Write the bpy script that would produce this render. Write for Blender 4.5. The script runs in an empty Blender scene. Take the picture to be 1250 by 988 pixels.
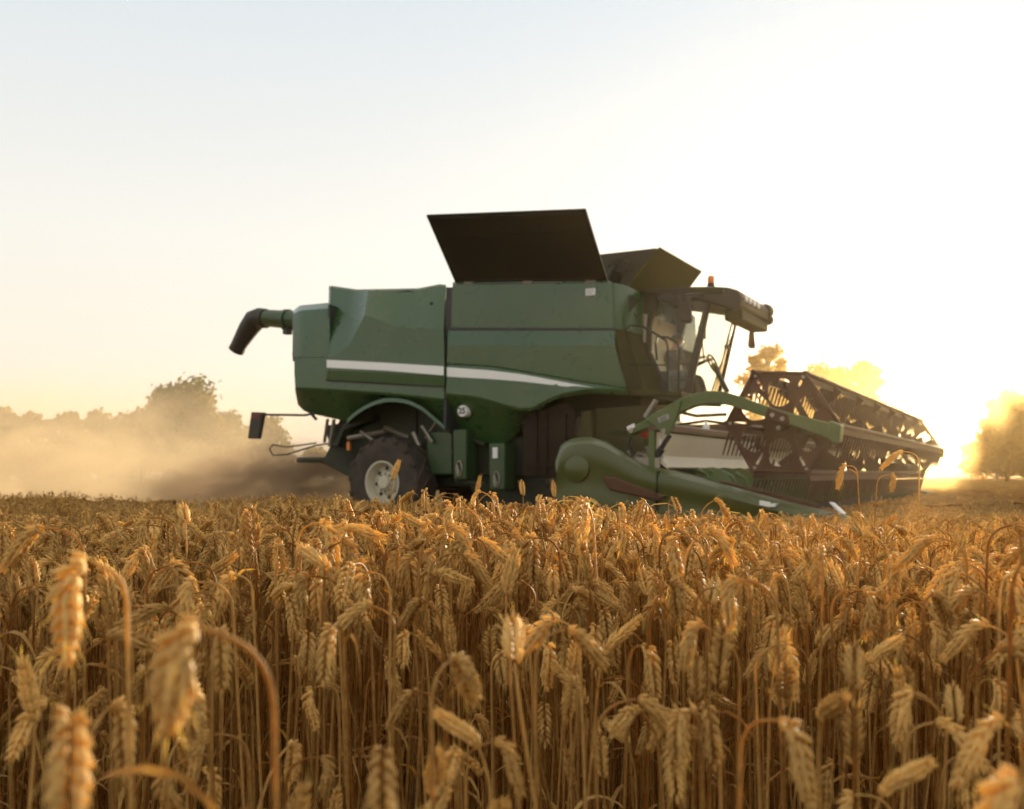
import bpy, bmesh, math, random
import numpy as np
from mathutils import Vector, Matrix, Euler
random.seed(7); RNG = np.random.default_rng(11)
R = math.radians
sc = bpy.context.scene
C = sc.collection

# ------------------------------------------------------------------ camera
F, CX, HY, CAMH = 1150.0, 765.0, 580.0, 0.96          # focal length and axis in photo pixels, eye height in metres
cam_d = bpy.data.cameras.new('camera'); cam = bpy.data.objects.new('camera', cam_d); C.objects.link(cam)
cam.location = (0, 0, CAMH); cam.rotation_euler = (R(90), 0, 0)
cam_d.sensor_width = 36; cam_d.lens = 36*F/1250
cam_d.shift_x = (625-CX)/1250; cam_d.shift_y = (HY-494)/1250
cam_d.clip_start = 0.05; cam_d.clip_end = 3000
cam_d.dof.use_dof = True; cam_d.dof.focus_distance = 2.3; cam_d.dof.aperture_fstop = 5.0; cam_d.dof.aperture_blades = 8
sc.camera = cam

# ------------------------------------------------------------------ light
SUN_AZ, SUN_EL = R(21.3), R(5.2)
HAZE_D, NEAR_SOLO = .00038, 285                        # to the right of the view axis, just above the trees
S = Vector((math.sin(SUN_AZ)*math.cos(SUN_EL), math.cos(SUN_AZ)*math.cos(SUN_EL), math.sin(SUN_EL)))
w = bpy.data.worlds.new('World'); sc.world = w; w.use_nodes = True
nt = w.node_tree; nt.nodes.clear()
out = nt.nodes.new('ShaderNodeOutputWorld'); bg = nt.nodes.new('ShaderNodeBackground')
sky = nt.nodes.new('ShaderNodeTexSky'); sky.sky_type = 'NISHITA'; sky.sun_disc = False
sky.sun_elevation = SUN_EL; sky.sun_rotation = SUN_AZ
sky.altitude = 0; sky.air_density = 0.8; sky.dust_density = 3.0; sky.ozone_density = 1.0
hs = nt.nodes.new('ShaderNodeHueSaturation'); hs.inputs['Saturation'].default_value = 0.8; hs.inputs['Value'].default_value = 0.085
nt.links.new(sky.outputs[0], hs.inputs['Color'])
# colour gradient added to that sky: cream towards the horizon, pale blue higher up
tcw = nt.nodes.new('ShaderNodeTexCoord'); sx = nt.nodes.new('ShaderNodeSeparateXYZ'); nt.links.new(tcw.outputs['Generated'], sx.inputs[0])
cr_ = nt.nodes.new('ShaderNodeValToRGB'); nt.links.new(sx.outputs['Z'], cr_.inputs['Fac'])
cr_.color_ramp.elements[0].position = 0.0; cr_.color_ramp.elements[0].color = (2.15, 1.72, 1.27, 1)
cr_.color_ramp.elements[1].position = 1.0; cr_.color_ramp.elements[1].color = (2.0, 1.7, 1.35, 1)  # overhead, above the frame: warm tone added to warm the fill light
for p_, c_ in ((.10, (2.22, 2.02, 1.70, 1)), (.22, (2.18, 2.10, 1.92, 1)), (.45, (1.68, 1.84, 1.96, 1))):
    e_ = cr_.color_ramp.elements.new(p_); e_.color = c_
ad_ = nt.nodes.new('ShaderNodeMix'); ad_.data_type = 'RGBA'; ad_.blend_type = 'ADD'; ad_.inputs['Factor'].default_value = 1.0
nt.links.new(hs.outputs[0], ad_.inputs['A']); nt.links.new(cr_.outputs[0], ad_.inputs['B'])
nt.links.new(ad_.outputs['Result'], bg.inputs['Color']); bg.inputs['Strength'].default_value = 0.12
nt.links.new(bg.outputs[0], out.inputs['Surface'])
sd = bpy.data.lights.new('sun', 'SUN'); sd.energy = 5.0; sd.angle = R(0.5); sd.color = (1.0, 0.86, 0.60)
sun = bpy.data.objects.new('sun', sd); C.objects.link(sun); sun.rotation_euler = S.to_track_quat('Z', 'Y').to_euler()

sc.view_settings.view_transform = 'Standard'; sc.view_settings.look = 'None'
sc.view_settings.exposure = 1.76; sc.view_settings.gamma = 1.0; sc.view_settings.use_curve_mapping = False
sc.render.engine = 'CYCLES'
cy = sc.cycles
cy.use_denoising = True
try: cy.denoiser = 'OPENIMAGEDENOISE'
except Exception: pass
cy.max_bounces = 8; cy.diffuse_bounces = 3; cy.glossy_bounces = 3; cy.transmission_bounces = 6; cy.volume_bounces = 1
cy.transparent_max_bounces = 12; cy.sample_clamp_indirect = 6.0; cy.use_adaptive_sampling = True; cy.adaptive_threshold = 0.02
cy.volume_step_rate = 1.0; cy.volume_max_steps = 128

# ------------------------------------------------------------------ helpers
def tag(o, label=None, cat=None, group=None, kind=None):
    if label: o['label'] = label
    if cat: o['category'] = cat
    if group: o['group'] = group
    if kind: o['kind'] = kind
    return o

def empty(name, loc=(0, 0, 0), rz=0.0):
    o = bpy.data.objects.new(name, None); C.objects.link(o); o.location = loc; o.rotation_euler = (0, 0, rz)
    o.empty_display_size = 0.2
    return o

def npmesh(name, V, tris=None, quads=None, tint=None):
    """a mesh from arrays of points, triangles and quads"""
    me = bpy.data.meshes.new(name)
    V = np.asarray(V, np.float32)
    T = np.zeros((0, 3), np.int32) if tris is None else np.asarray(tris, np.int32)
    Q = np.zeros((0, 4), np.int32) if quads is None else np.asarray(quads, np.int32)
    me.vertices.add(len(V)); me.vertices.foreach_set('co', V.ravel())
    nl = T.size + Q.size
    me.loops.add(nl); me.loops.foreach_set('vertex_index', np.concatenate([T.ravel(), Q.ravel()]).astype(np.int32))
    me.polygons.add(len(T)+len(Q))
    st = np.concatenate([np.arange(len(T))*3, T.size+np.arange(len(Q))*4]).astype(np.int32)
    me.polygons.foreach_set('loop_start', st)
    me.polygons.foreach_set('use_smooth', np.ones(len(st), bool))
    if tint is not None:
        a = me.attributes.new('tint', 'FLOAT', 'POINT'); a.data.foreach_set('value', np.asarray(tint, np.float32))
    me.update(calc_edges=True)
    return me

# parts that come several to a thing: every piece becomes an object
EACH = set('wheel_bolt rim_slot bolt_head pivot_pin cab_post steering_linkage stiffener hinge latch corner_light handrail hydraulic_hose feeder_hose divider_rod crop_hose fender_rib straw_spreader ear lift_cylinder guard_rod step_rail'.split())
class MB:
    """collects shapes and links them as ONE mesh object"""
    def __init__(s): s.v = []; s.f = []
    def add(s, vs, fs):
        b = len(s.v); s.v += [tuple(p) for p in vs]; s.f += [tuple(i+b for i in f) for f in fs]; return s
    def box(s, x0, x1, y0, y1, z0, z1, m=None):
        vs = [Vector((x, y, z)) for z in (z0, z1) for y in (y0, y1) for x in (x0, x1)]
        if m is not None: vs = [m @ p for p in vs]
        return s.add(vs, [(0, 2, 3, 1), (4, 5, 7, 6), (0, 1, 5, 4), (2, 6, 7, 3), (0, 4, 6, 2), (1, 3, 7, 5)])
    def hexa(s, a, b):
        """solid between two matching polygons"""
        n = len(a); fs = [tuple(range(n))[::-1], tuple(range(n, 2*n))]
        fs += [(i, (i+1) % n, n+(i+1) % n, n+i) for i in range(n)]
        return s.add(list(a)+list(b), fs)
    def prism(s, uz, v0, v1):
        return s.hexa([(u, v0, z) for u, z in uz], [(u, v1, z) for u, z in uz])
    def tube(s, pts, r, n=8, cap=True):
        pts = [Vector(p) for p in pts]; rs = r if isinstance(r, (list, tuple)) else [r]*len(pts)
        ref = None; rings = []
        for i, p in enumerate(pts):
            t = (pts[min(i+1, len(pts)-1)]-pts[max(i-1, 0)]).normalized()
            if ref is None:
                ref = Vector((0, 0, 1)) if abs(t.z) < .9 else Vector((1, 0, 0))
            a = t.cross(ref).normalized(); b = a.cross(t).normalized(); ref = b
            rings.append([p+(a*math.cos(2*math.pi*k/n)+b*math.sin(2*math.pi*k/n))*rs[i] for k in range(n)])
        vs = [q for rg in rings for q in rg]; fs = []
        for i in range(len(pts)-1):
            for k in range(n): fs.append((i*n+k, i*n+(k+1) % n, (i+1)*n+(k+1) % n, (i+1)*n+k))
        if cap: fs += [tuple(range(n))[::-1], tuple(range((len(pts)-1)*n, len(pts)*n))]
        return s.add(vs, fs)
    def lathe(s, prof, c, n=32, axis='v'):
        """profile of (radius, along) turned about the v axis through c"""
        vs = []; fs = []
        for r, a in prof:
            for k in range(n):
                t = 2*math.pi*k/n
                vs.append((c[0]+r*math.cos(t), c[1]+a, c[2]+r*math.sin(t)) if axis == 'v' else (c[0]+r*math.cos(t), c[1]+r*math.sin(t), c[2]+a))
        for i in range(len(prof)-1):
            for k in range(n): fs.append((i*n+k, i*n+(k+1) % n, (i+1)*n+(k+1) % n, (i+1)*n+k))
        return s.add(vs, fs)
    def islands(s):
        par = list(range(len(s.v)))
        def root(i):
            while par[i] != i: par[i] = par[par[i]]; i = par[i]
            return i
        for f in s.f:
            for i in f[1:]: par[root(i)] = root(f[0])
        g = {}
        for f in s.f: g.setdefault(root(f[0]), []).append(f)
        out_ = []
        for fs in g.values():
            ids = sorted({i for f in fs for i in f}); mp = {i: k for k, i in enumerate(ids)}
            m = MB(); m.v = [s.v[i] for i in ids]; m.f = [tuple(mp[i] for i in f) for f in fs]; out_.append(m)
        return out_
    def build(s, name, mat, parent=None, bevel=0, solid=0, angle=35, seg=2):
        if name in EACH:
            isl = s.islands()
            if 1 < len(isl) <= 100:
                for m in isl: o = m.build1(name, mat, parent, bevel, solid, angle, seg)
                return o
        return s.build1(name, mat, parent, bevel, solid, angle, seg)
    def build1(s, name, mat, parent=None, bevel=0, solid=0, angle=35, seg=2):
        me = bpy.data.meshes.new(name); me.from_pydata([tuple(p) for p in s.v], [], s.f)
        bm = bmesh.new(); bm.from_mesh(me); bmesh.ops.recalc_face_normals(bm, faces=bm.faces); bm.to_mesh(me); bm.free()
        me.polygons.foreach_set('use_smooth', np.ones(len(me.polygons), bool))
        me.set_sharp_from_angle(angle=R(angle))
        me.materials.append(mat)
        o = bpy.data.objects.new(name, me); C.objects.link(o)
        if parent: o.parent = parent
        if solid:
            m = o.modifiers.new('solid', 'SOLIDIFY'); m.thickness = solid; m.offset = 0
            me2 = bpy.data.meshes.new_from_object(o.evaluated_get(bpy.context.evaluated_depsgraph_get())); o.modifiers.clear()
            bm = bmesh.new(); bm.from_mesh(me2); bmesh.ops.recalc_face_normals(bm, faces=bm.faces); bm.to_mesh(me2); bm.free()
            me2.polygons.foreach_set('use_smooth', np.ones(len(me2.polygons), bool)); me2.set_sharp_from_angle(angle=R(angle)); o.data = me2; me2.name = name
        if bevel:
            m = o.modifiers.new('bevel', 'BEVEL'); m.width = bevel; m.segments = seg; m.limit_method = 'ANGLE'; m.angle_limit = R(40); m.harden_normals = True
        return o

# ------------------------------------------------------------------ materials
def new_mat(name):
    m = bpy.data.materials.new(name); m.use_nodes = True
    return m, m.node_tree.nodes['Principled BSDF'], m.node_tree
def mat(name, col, rough=0.5, metal=0.0, coat=0.0, dust=0.0, dustcol=(.30, .22, .13), scale=3.0, bump=0.0, vary=0.15, spec=0.5):
    """paint or metal with uneven tone, worn gloss and a film of field dust"""
    m, b, t = new_mat(name); N = t.nodes.new; L = t.links.new
    tc = N('ShaderNodeTexCoord'); n1 = N('ShaderNodeTexNoise'); n1.inputs['Scale'].default_value = scale; n1.inputs['Detail'].default_value = 6
    n1.inputs['Roughness'].default_value = 0.65
    L(tc.outputs['Object'], n1.inputs['Vector'])
    mx = N('ShaderNodeMix'); mx.data_type = 'RGBA'
    mx.inputs['A'].default_value = tuple(c*(1-vary) for c in col)+(1,); mx.inputs['B'].default_value = tuple(min(1, c*(1+vary)) for c in col)+(1,)
    L(n1.outputs['Fac'], mx.inputs['Factor']); last = mx.outputs['Result']
    if dust:
        n2 = N('ShaderNodeTexNoise'); n2.inputs['Scale'].default_value = scale*.6; n2.inputs['Detail'].default_value = 9; n2.inputs['Roughness'].default_value = .7
        L(tc.outputs['Object'], n2.inputs['Vector'])
        rm = N('ShaderNodeMapRange'); rm.inputs['From Min'].default_value = .3; rm.inputs['From Max'].default_value = .8
        rm.inputs['To Max'].default_value = dust; L(n2.outputs['Fac'], rm.inputs['Value'])
        md = N('ShaderNodeMix'); md.data_type = 'RGBA'; md.inputs['B'].default_value = dustcol+(1,)
        L(rm.outputs[0], md.inputs['Factor']); L(last, md.inputs['A']); last = md.outputs['Result']
    L(last, b.inputs['Base Color'])
    rr = N('ShaderNodeMapRange'); rr.inputs['To Min'].default_value = max(.03, rough-.12); rr.inputs['To Max'].default_value = min(1, rough+.15)
    L(n1.outputs['Fac'], rr.inputs['Value']); L(rr.outputs[0], b.inputs['Roughness'])
    b.inputs['Metallic'].default_value = metal; b.inputs['Coat Weight'].default_value = coat; b.inputs['Coat Roughness'].default_value = .15
    b.inputs['Specular IOR Level'].default_value = spec
    if bump:
        bp = N('ShaderNodeBump'); bp.inputs['Strength'].default_value = bump; bp.inputs['Distance'].default_value = .01
        n3 = N('ShaderNodeTexNoise'); n3.inputs['Scale'].default_value = scale*8; n3.inputs['Detail'].default_value = 4
        L(tc.outputs['Object'], n3.inputs['Vector']); L(n3.outputs['Fac'], bp.inputs['Height']); L(bp.outputs[0], b.inputs['Normal'])
    return m

def leafy(name, c0, c1, trans=0.45, rough=0.6, trcol=None, fine=60.0, spec=.15):
    """thin plant matter: light shows through it; 'tint' shifts each stalk or leaf between two tones"""
    m, b, t = new_mat(name); N = t.nodes.new; L = t.links.new
    at = N('ShaderNodeAttribute'); at.attribute_name = 'tint'
    oi = N('ShaderNodeObjectInfo')
    tc = N('ShaderNodeTexCoord'); nz = N('ShaderNodeTexNoise'); nz.inputs['Scale'].default_value = fine; nz.inputs['Detail'].default_value = 3
    L(tc.outputs['Object'], nz.inputs['Vector'])
    a1 = N('ShaderNodeMath'); a1.operation = 'ADD'; L(at.outputs['Fac'], a1.inputs[0])
    a2 = N('ShaderNodeMath'); a2.operation = 'MULTIPLY_ADD'; L(nz.outputs['Fac'], a2.inputs[0]); a2.inputs[1].default_value = .6; a2.inputs[2].default_value = -.3
    L(a2.outputs[0], a1.inputs[1])
    mx = N('ShaderNodeMix'); mx.data_type = 'RGBA'; mx.inputs['A'].default_value = c0+(1,); mx.inputs['B'].default_value = c1+(1,); mx.clamp_factor = True
    L(a1.outputs[0], mx.inputs['Factor'])
    L(mx.outputs['Result'], b.inputs['Base Color']); b.inputs['Roughness'].default_value = rough; b.inputs['Specular IOR Level'].default_value = spec
    tr = N('ShaderNodeBsdfTranslucent')
    if trcol:
        m2 = N('ShaderNodeMix'); m2.data_type = 'RGBA'; m2.blend_type = 'MULTIPLY'; m2.inputs['Factor'].default_value = 1
        L(mx.outputs['Result'], m2.inputs['A']); m2.inputs['B'].default_value = trcol+(1,); L(m2.outputs['Result'], tr.inputs['Color'])
    else: L(mx.outputs['Result'], tr.inputs['Color'])
    ms = N('ShaderNodeMixShader'); ms.inputs[0].default_value = trans
    L(b.outputs[0], ms.inputs[1]); L(tr.outputs[0], ms.inputs[2])
    L(ms.outputs[0], t.nodes['Material Output'].inputs['Surface'])
    return m

M = {}
M['green'] = mat('green_paint', (.014, .074, .015), .28, coat=.42, dust=.11, scale=2.2, bump=.012)
M['green_low'] = mat('green_plastic', (.014, .058, .013), .45, coat=.15, dust=.15, scale=2.5)
M['green_arm'] = mat('green_steel', (.070, .115, .024), .45, dust=.25, scale=4)
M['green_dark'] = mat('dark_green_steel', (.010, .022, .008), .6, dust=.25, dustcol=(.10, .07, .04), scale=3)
M['stripe'] = mat('silver_stripe', (.86, .86, .84), .35, dust=.05, scale=3, vary=.05)
M['black'] = mat('black_plastic', (.012, .012, .012), .5, dust=.12, scale=3)
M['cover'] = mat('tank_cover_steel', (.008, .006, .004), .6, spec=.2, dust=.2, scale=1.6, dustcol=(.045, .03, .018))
M['olive'] = mat('olive_steel', (.045, .040, .012), .6, spec=.2, dust=.25, dustcol=(.12, .08, .04), scale=2)
M['rubber'] = mat('tyre_rubber', (.020, .017, .015), .8, dust=.55, dustcol=(.16, .11, .07), scale=4, bump=.2)
M['rim'] = mat('cream_rim', (.62, .58, .44), .45, dust=.35, scale=4)
M['brown'] = mat('dirty_brown_steel', (.022, .013, .008), .7, dust=.25, dustcol=(.07, .045, .025), scale=3, spec=.2)
M['steel'] = mat('worn_steel', (.32, .29, .24), .45, metal=.6, dust=.4, scale=6)
M['reel'] = mat('reel_steel', (.105, .047, .026), .6, dust=.35, dustcol=(.13, .07, .04), scale=5, spec=.25)
M['tan'] = mat('bare_table_sheet', (.62, .56, .44), .5, dust=.4, scale=2, dustcol=(.45, .36, .22))
M['white'] = mat('white_decal', (.80, .80, .78), .5, vary=.03)
M['ink'] = mat('printed_ink', (.03, .03, .03), .6)
M['red'] = mat('red_hose', (.45, .05, .03), .5, dust=.2)
M['seat'] = mat('grey_seat_cloth', (.16, .15, .15), .9)
M['skin'] = mat('skin', (.45, .27, .19), .6, vary=.05)
M['shirt'] = mat('work_shirt', (.10, .075, .065), .9)
M['hair'] = mat('grey_hair', (.12, .11, .10), .8)
M['orange'] = mat('amber_lens', (.75, .20, .02), .25, coat=.4)
M['mirror'] = mat('mirror_glass', (.7, .7, .7), .08, metal=1, vary=.02)
M['grey'] = mat('grey_plastic', (.050, .040, .036), .55, dust=.15, spec=.25)
M['cover_front'] = mat('olive_cover_steel', (.095, .080, .026), .7, spec=.08)
def glass():
    m, b, t = new_mat('cab_glass'); N = t.nodes.new; L = t.links.new
    tr = N('ShaderNodeBsdfTransparent'); tr.inputs['Color'].default_value = (.95, .96, .90, 1)
    gl = N('ShaderNodeBsdfGlossy'); gl.inputs['Roughness'].default_value = .04
    df = N('ShaderNodeBsdfDiffuse'); df.inputs['Color'].default_value = (.5, .42, .30, 1)
    fr = N('ShaderNodeFresnel'); fr.inputs['IOR'].default_value = 1.45
    tc = N('ShaderNodeTexCoord'); nz = N('ShaderNodeTexNoise'); nz.inputs['Scale'].default_value = 3; nz.inputs['Detail'].default_value = 6
    L(tc.outputs['Object'], nz.inputs['Vector'])
    mr = N('ShaderNodeMapRange'); mr.inputs['From Min'].default_value = .35; mr.inputs['To Max'].default_value = .07; L(nz.outputs['Fac'], mr.inputs['Value'])
    m1 = N('ShaderNodeMixShader'); L(mr.outputs[0], m1.inputs[0]); L(tr.outputs[0], m1.inputs[1]); L(df.outputs[0], m1.inputs[2])
    m2 = N('ShaderNodeMixShader'); L(fr.outputs[0], m2.inputs[0]); L(m1.outputs[0], m2.inputs[1]); L(gl.outputs[0], m2.inputs[2])
    L(m2.outputs[0], t.nodes['Material Output'].inputs['Surface'])
    return m
M['glass'] = glass()

# ------------------------------------------------------------------ machine frame of reference
YAW = R(24.5); CA, SA = math.cos(YAW), math.sin(YAW)
ORG = Vector(((466-CX)/70, F/70, 0))                     # rear wheel's outer face on the ground
def P(px, py, v):
    """point of the machine (forward u, across v, up z) seen at a photo pixel, on the plane v metres from its near flank"""
    tx, tz = (px-CX)/F, (HY-py)/F
    u = (tx*(ORG.y+v*CA)-ORG.x-v*SA)/(CA+tx*SA)
    t = ORG.y-u*SA+v*CA
    return Vector((u, v, CAMH+t*tz))
def UZ(px, py, v):
    p = P(px, py, v); return (p.x, p.z)
def resample(row, n):
    a = np.array(row, float); d = np.abs(np.diff(a[:, 0]))+np.abs(np.diff(a[:, 1]))*.02+1e-6
    s = np.concatenate([[0], np.cumsum(d)]); s /= s[-1]; q = np.linspace(0, 1, n)
    return np.stack([np.interp(q, s, a[:, k]) for k in range(a.shape[1])], 1)
def loft(name, rows, n, mt, parent, solid=.03, angle=22, lift=0.0, close=False):
    """sheet through matching edge lines given as (px, py, v)"""
    mb = MB(); rs = [resample(r, n) for r in rows]
    vs = [P(x, y, v)-Vector((0, lift, 0)) for r in rs for x, y, v in r]
    fs = [(i*n+k, i*n+k+1, (i+1)*n+k+1, (i+1)*n+k) for i in range(len(rs)-1) for k in range(n-1)]
    mb.add(vs, fs)
    return mb.build(name, mt, parent, solid=solid, angle=angle)
def smooth_row(pts, v, n=40):
    """a smooth line through photo pixels at one v"""
    a = np.array(pts, float); xs = np.linspace(a[0, 0], a[-1, 0], n); ys = np.interp(xs, a[:, 0], a[:, 1])
    for _ in range(3):
        ys[1:-1] = .25*ys[:-2]+.5*ys[1:-1]+.25*ys[2:]
    return [(x, y, v) for x, y in zip(xs, ys)]

# ================================================================== THE COMBINE HARVESTER
H = empty('combine_harvester', ORG, -YAW)
tag(H, 'green combine harvester with open tank covers and its reel lowered, cutting along the wheat', 'combine harvester')
W = 3.3                                                   # body width, near flank v=0
# ---- core of the body, chassis
mb = MB()
mb.prism([UZ(364, 385, .12), UZ(400, 372, .12), UZ(545, 362, .12), UZ(556, 352, .12), UZ(748, 350, .12), UZ(756, 472, .12), UZ(690, 476, .12), UZ(545, 478, .12), UZ(372, 482, .12)], .54, W-.14)
body = mb.build('body', M['green_dark'], H, bevel=.03)
mb = MB()
mb.box(-.9, 4.6, .75, W-.75, .75, 2.35); mb.box(.7, 4.3, .55, W-.55, .95, 1.6)
mb.prism([(-1.9, 1.15), (-1.5, 2.2), (.2, 2.3), (.2, .9), (-.9, .75)], .7, W-.7)
mb.build('chassis', M['green_dark'], H, bevel=.03)
mb = MB(); mb.prism([(1.6, .35), (3.6, .35), (3.9, 1.0), (1.3, 1.0)], .62, W-.62); mb.build('added_belly_box', M['green_dark'], H, bevel=.03)  # dark box added to hide the sunlit ground behind it
# axles
mb = MB(); mb.tube([(0, .2, .82), (0, W-.2, .82)], .14, 12); mb.box(-.16, .16, .9, W-.9, .7, 1.05)
mb.build('rear_axle', M['green_dark'], H, bevel=.02)
FAX = P(722, 600, 0).x
mb = MB(); mb.tube([(FAX, .3, 1.0), (FAX, W-.3, 1.0)], .2, 12); mb.build('front_axle', M['green_dark'], H)

# ---- rear hood
loft('rear_hood', [[(360, 379, .35), (366, 374, .3), (403, 370.5, .22)], [(358.5, 384, .12), (367, 380, .06), (403, 377, .03)],
     [(358, 392, .05), (368, 391, .02), (403, 389, .0)], [(358, 436, .05), (368, 436.5, .0), (403, 436.5, .0)]], 14, M['green'], H)
loft('rear_hood', [[(358.5, 384, .9), (358.5, 384, .12)], [(358, 433, .9), (358, 433, .05)]], 4, M['green'], H)
mb = MB(); mb.prism([UZ(360, 431, .1), UZ(404, 433, .1), UZ(404, 442, .1), UZ(361, 442, .1)], .03, W-.1); mb.build('hood_seam', M['black'], H)
# ---- rear lower flank with the wheel arch
xs = [(360, 437), (372, 437), (400, 437), (450, 438), (543, 438)]
crease = smooth_row([(361, 473), (372, 473), (425, 476), (470, 479), (510, 483), (543, 487)], -.02)
arch = smooth_row([(364, 493), (368, 499), (374, 503), (400, 509), (424, 514), (432, 506), (442, 499), (456, 492), (470, 488), (485, 488), (500, 491), (515, 498), (530, 511), (543, 522)], .36, 60)
loft('flank_panel', [[(x, y, .0) for x, y in xs], [(x, y+18, -.01) for x, y in xs], crease, [(x, y+2.5, -.005) for x, y, v in crease], arch], 60, M['green'], H, angle=14)
lip0 = [(424, 514), (432, 506), (442, 499), (456, 492), (470, 488), (485, 488), (500, 491), (515, 498), (530, 511), (543, 522)]
l0 = smooth_row(lip0, -.03, 40)
loft('wheel_arch', [[(x, y-2.2, .06) for x, y, v in l0], [(x, y-1.5, -.02) for x, y, v in l0], [(x, y+2.5, -.03) for x, y, v in l0], [(x, y+3, .35) for x, y, v in l0], [(x, y+3.5, .9) for x, y, v in l0]], 40, M['green'], H, solid=.015, angle=30)
# ---- engine side panel: raised, with a folded upper facet
top = [(405, 350, .32), (436, 354.5, .32), (490, 353.5, .32), (511, 353, .32), (537, 348, .32), (545, 349, .32)]
ridge = [(401, 440, -.07), (423, 425, -.07), (428, 420, -.075), (446, 385, -.08), (468, 393, -.08), (486, 400, -.08), (542, 402, -.07)]
low = [(400, 440, -.07), (430, 441.5, -.07), (470, 443, -.07), (543, 447, -.065)]
bot = [(398.5, 463, -.062), (430, 464.5, -.062), (543, 471.5, -.06)]
ep = loft('engine_panel', [[(x, y, .5) for x, y, v in top], top, [(x, y+2, .28) for x, y, v in top], ridge, low, [(x, y+12, -.078) for x, y, v in low], bot, [(x, y+1, .05) for x, y, v in bot]], 60, M['green'], H, angle=5)
loft('panel_edge', [[(402.5, 349, .32), (401, 440, .0), (398.5, 462, .0)], [(405, 350, .28), (403, 440, -.085), (400.5, 462, -.03)]], 20, M['green'], H)
st = loft('stripe', [[(399.5, 439.5, -.078), (470, 443, -.078), (542, 447.5, -.074)], [(399.5, 449, -.084), (470, 452.5, -.084), (542, 458.5, -.082)]], 30, M['stripe'], ep, solid=.006, lift=.012)
mb = MB()
for px, py, v_ in ((413, 395, .08), (527, 371, .13)):
    p = P(px, py, v_); mb.lathe([(0, -.02), (.03, -.02), (.035, 0), (.035, .04)], p, 14)
mb.build('latch', M['green_dark'], ep)
mb = MB(); q = [P(484, 357, .28), P(500, 354.5, .28), P(506, 356, .28), P(493, 358.5, .28)]
mb.hexa([p-Vector((0, .03, 0)) for p in q], [p+Vector((0, .1, 0)) for p in q]); mb.build('handle', M['black'], ep)
# ---- dark gap and edge trim between engine panel and tank
mb = MB()
a = [P(545.5, 351, .0), P(554, 351, .0), P(550, 400, .0), P(546.5, 450, .0), P(545, 528, .0), P(541.5, 526, .0), P(543, 450, .0), P(544, 400, .0)]
mb.hexa([p+Vector((0, -.012, 0)) for p in a], [p+Vector((0, .5, 0)) for p in a]); mb.build('panel_gap', M['ink'], H)
# ---- grain tank: flank, chamfered corner, front face
tz0 = lambda px: 346+(344-346)*(px-553)/197
mb = MB(); mb.prism([UZ(399.6, 372, -.03), UZ(402, 372, -.03), UZ(400.5, 462, -.03), UZ(398.5, 469, -.03), UZ(396.5, 465, -.03)], -.012, .2)
mb.prism([UZ(398.5, 462.5, -.02), UZ(543, 471, -.02), UZ(543, 473.6, -.02), UZ(404, 466.2, -.02), UZ(399, 465.2, -.02)], -.045, .1); mb.build('panel_seam', M['ink'], H)
tank = loft('grain_tank', [[(553, 345.5, .06), (650, 345, .06), (742, 343.5, .06)], [(553, 348, .0), (650, 347.5, .0), (748, 346, .0)], [(552, 374, -.004), (650, 373.6, -.006), (749, 373, -.004)], [(551, 400.5, .0), (650, 400.8, .0), (750, 401, .0)]], 30, M['green'], H, angle=30)
rim = P(742, 343.5, .06)
def fr(px, py, v): return P(px, py, v)
mb = MB()
c0, c1 = P(748, 346, .0), P(750, 402, .0)
c2, c3 = c0+Vector((.10, .16, .0)), c1+Vector((.10, .16, 0))
c4, c5 = c0+Vector((.12, .95, -.02)), c1+Vector((.12, .95, 0))
c6, c7 = c0+Vector((.12, W, -.02)), c1+Vector((.12, W, 0))
mb.add([c0, c2, c4, c6, c7, c5, c3, c1], [(0, 1, 6, 7), (1, 2, 5, 6), (2, 3, 4, 5)])
mb.build('tank_front', M['green'], tank, solid=.03, angle=60)
mb = MB()                                                # rounded pressing on the tank's front corner
mb.box(c2.x-.01, c2.x+.035, .30, .86, c3.z+.1, c2.z-.12); mb.build('corner_pressing', M['green_dark'], tank, bevel=.06, seg=4)
mb = MB(); p = P(721, 356.5, -.012); mb.box(p.x-.085, p.x+.085, -.025, -.012, p.z-.055, p.z+.055)
lab = mb.build('label_plate', M['white'], tank, bevel=.004)
mb = MB()
for k in range(3): mb.box(p.x-.06, p.x+.06-.03*(k == 2), -.028, -.026, p.z+.03-.03*k, p.z+.036-.03*k)
mb.build('print', M['ink'], lab)
mb = MB(); mb.prism([UZ(551, 400.0, .0), UZ(752, 400.8, .0), UZ(752, 403.9, .0), UZ(550, 403.8, .0)], -.022, .1); mb.build('seam', M['ink'], H)
# far flank, roughly mirrored
mb = MB()
mb.prism([UZ(360, 378, 0), UZ(404, 370, 0), UZ(404, 351, 0), UZ(545, 350, 0), UZ(553, 346, 0), UZ(750, 345, 0), UZ(764, 474, 0), UZ(719, 479, 0), UZ(662, 496, 0), UZ(612, 543, 0), UZ(543, 523, 0), UZ(500, 491, 0), UZ(470, 488, 0), UZ(424, 514, 0), UZ(368, 499, 0)], W-.05, W)
mb.build('flank_panel', M['green'], H, bevel=.02)
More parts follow.
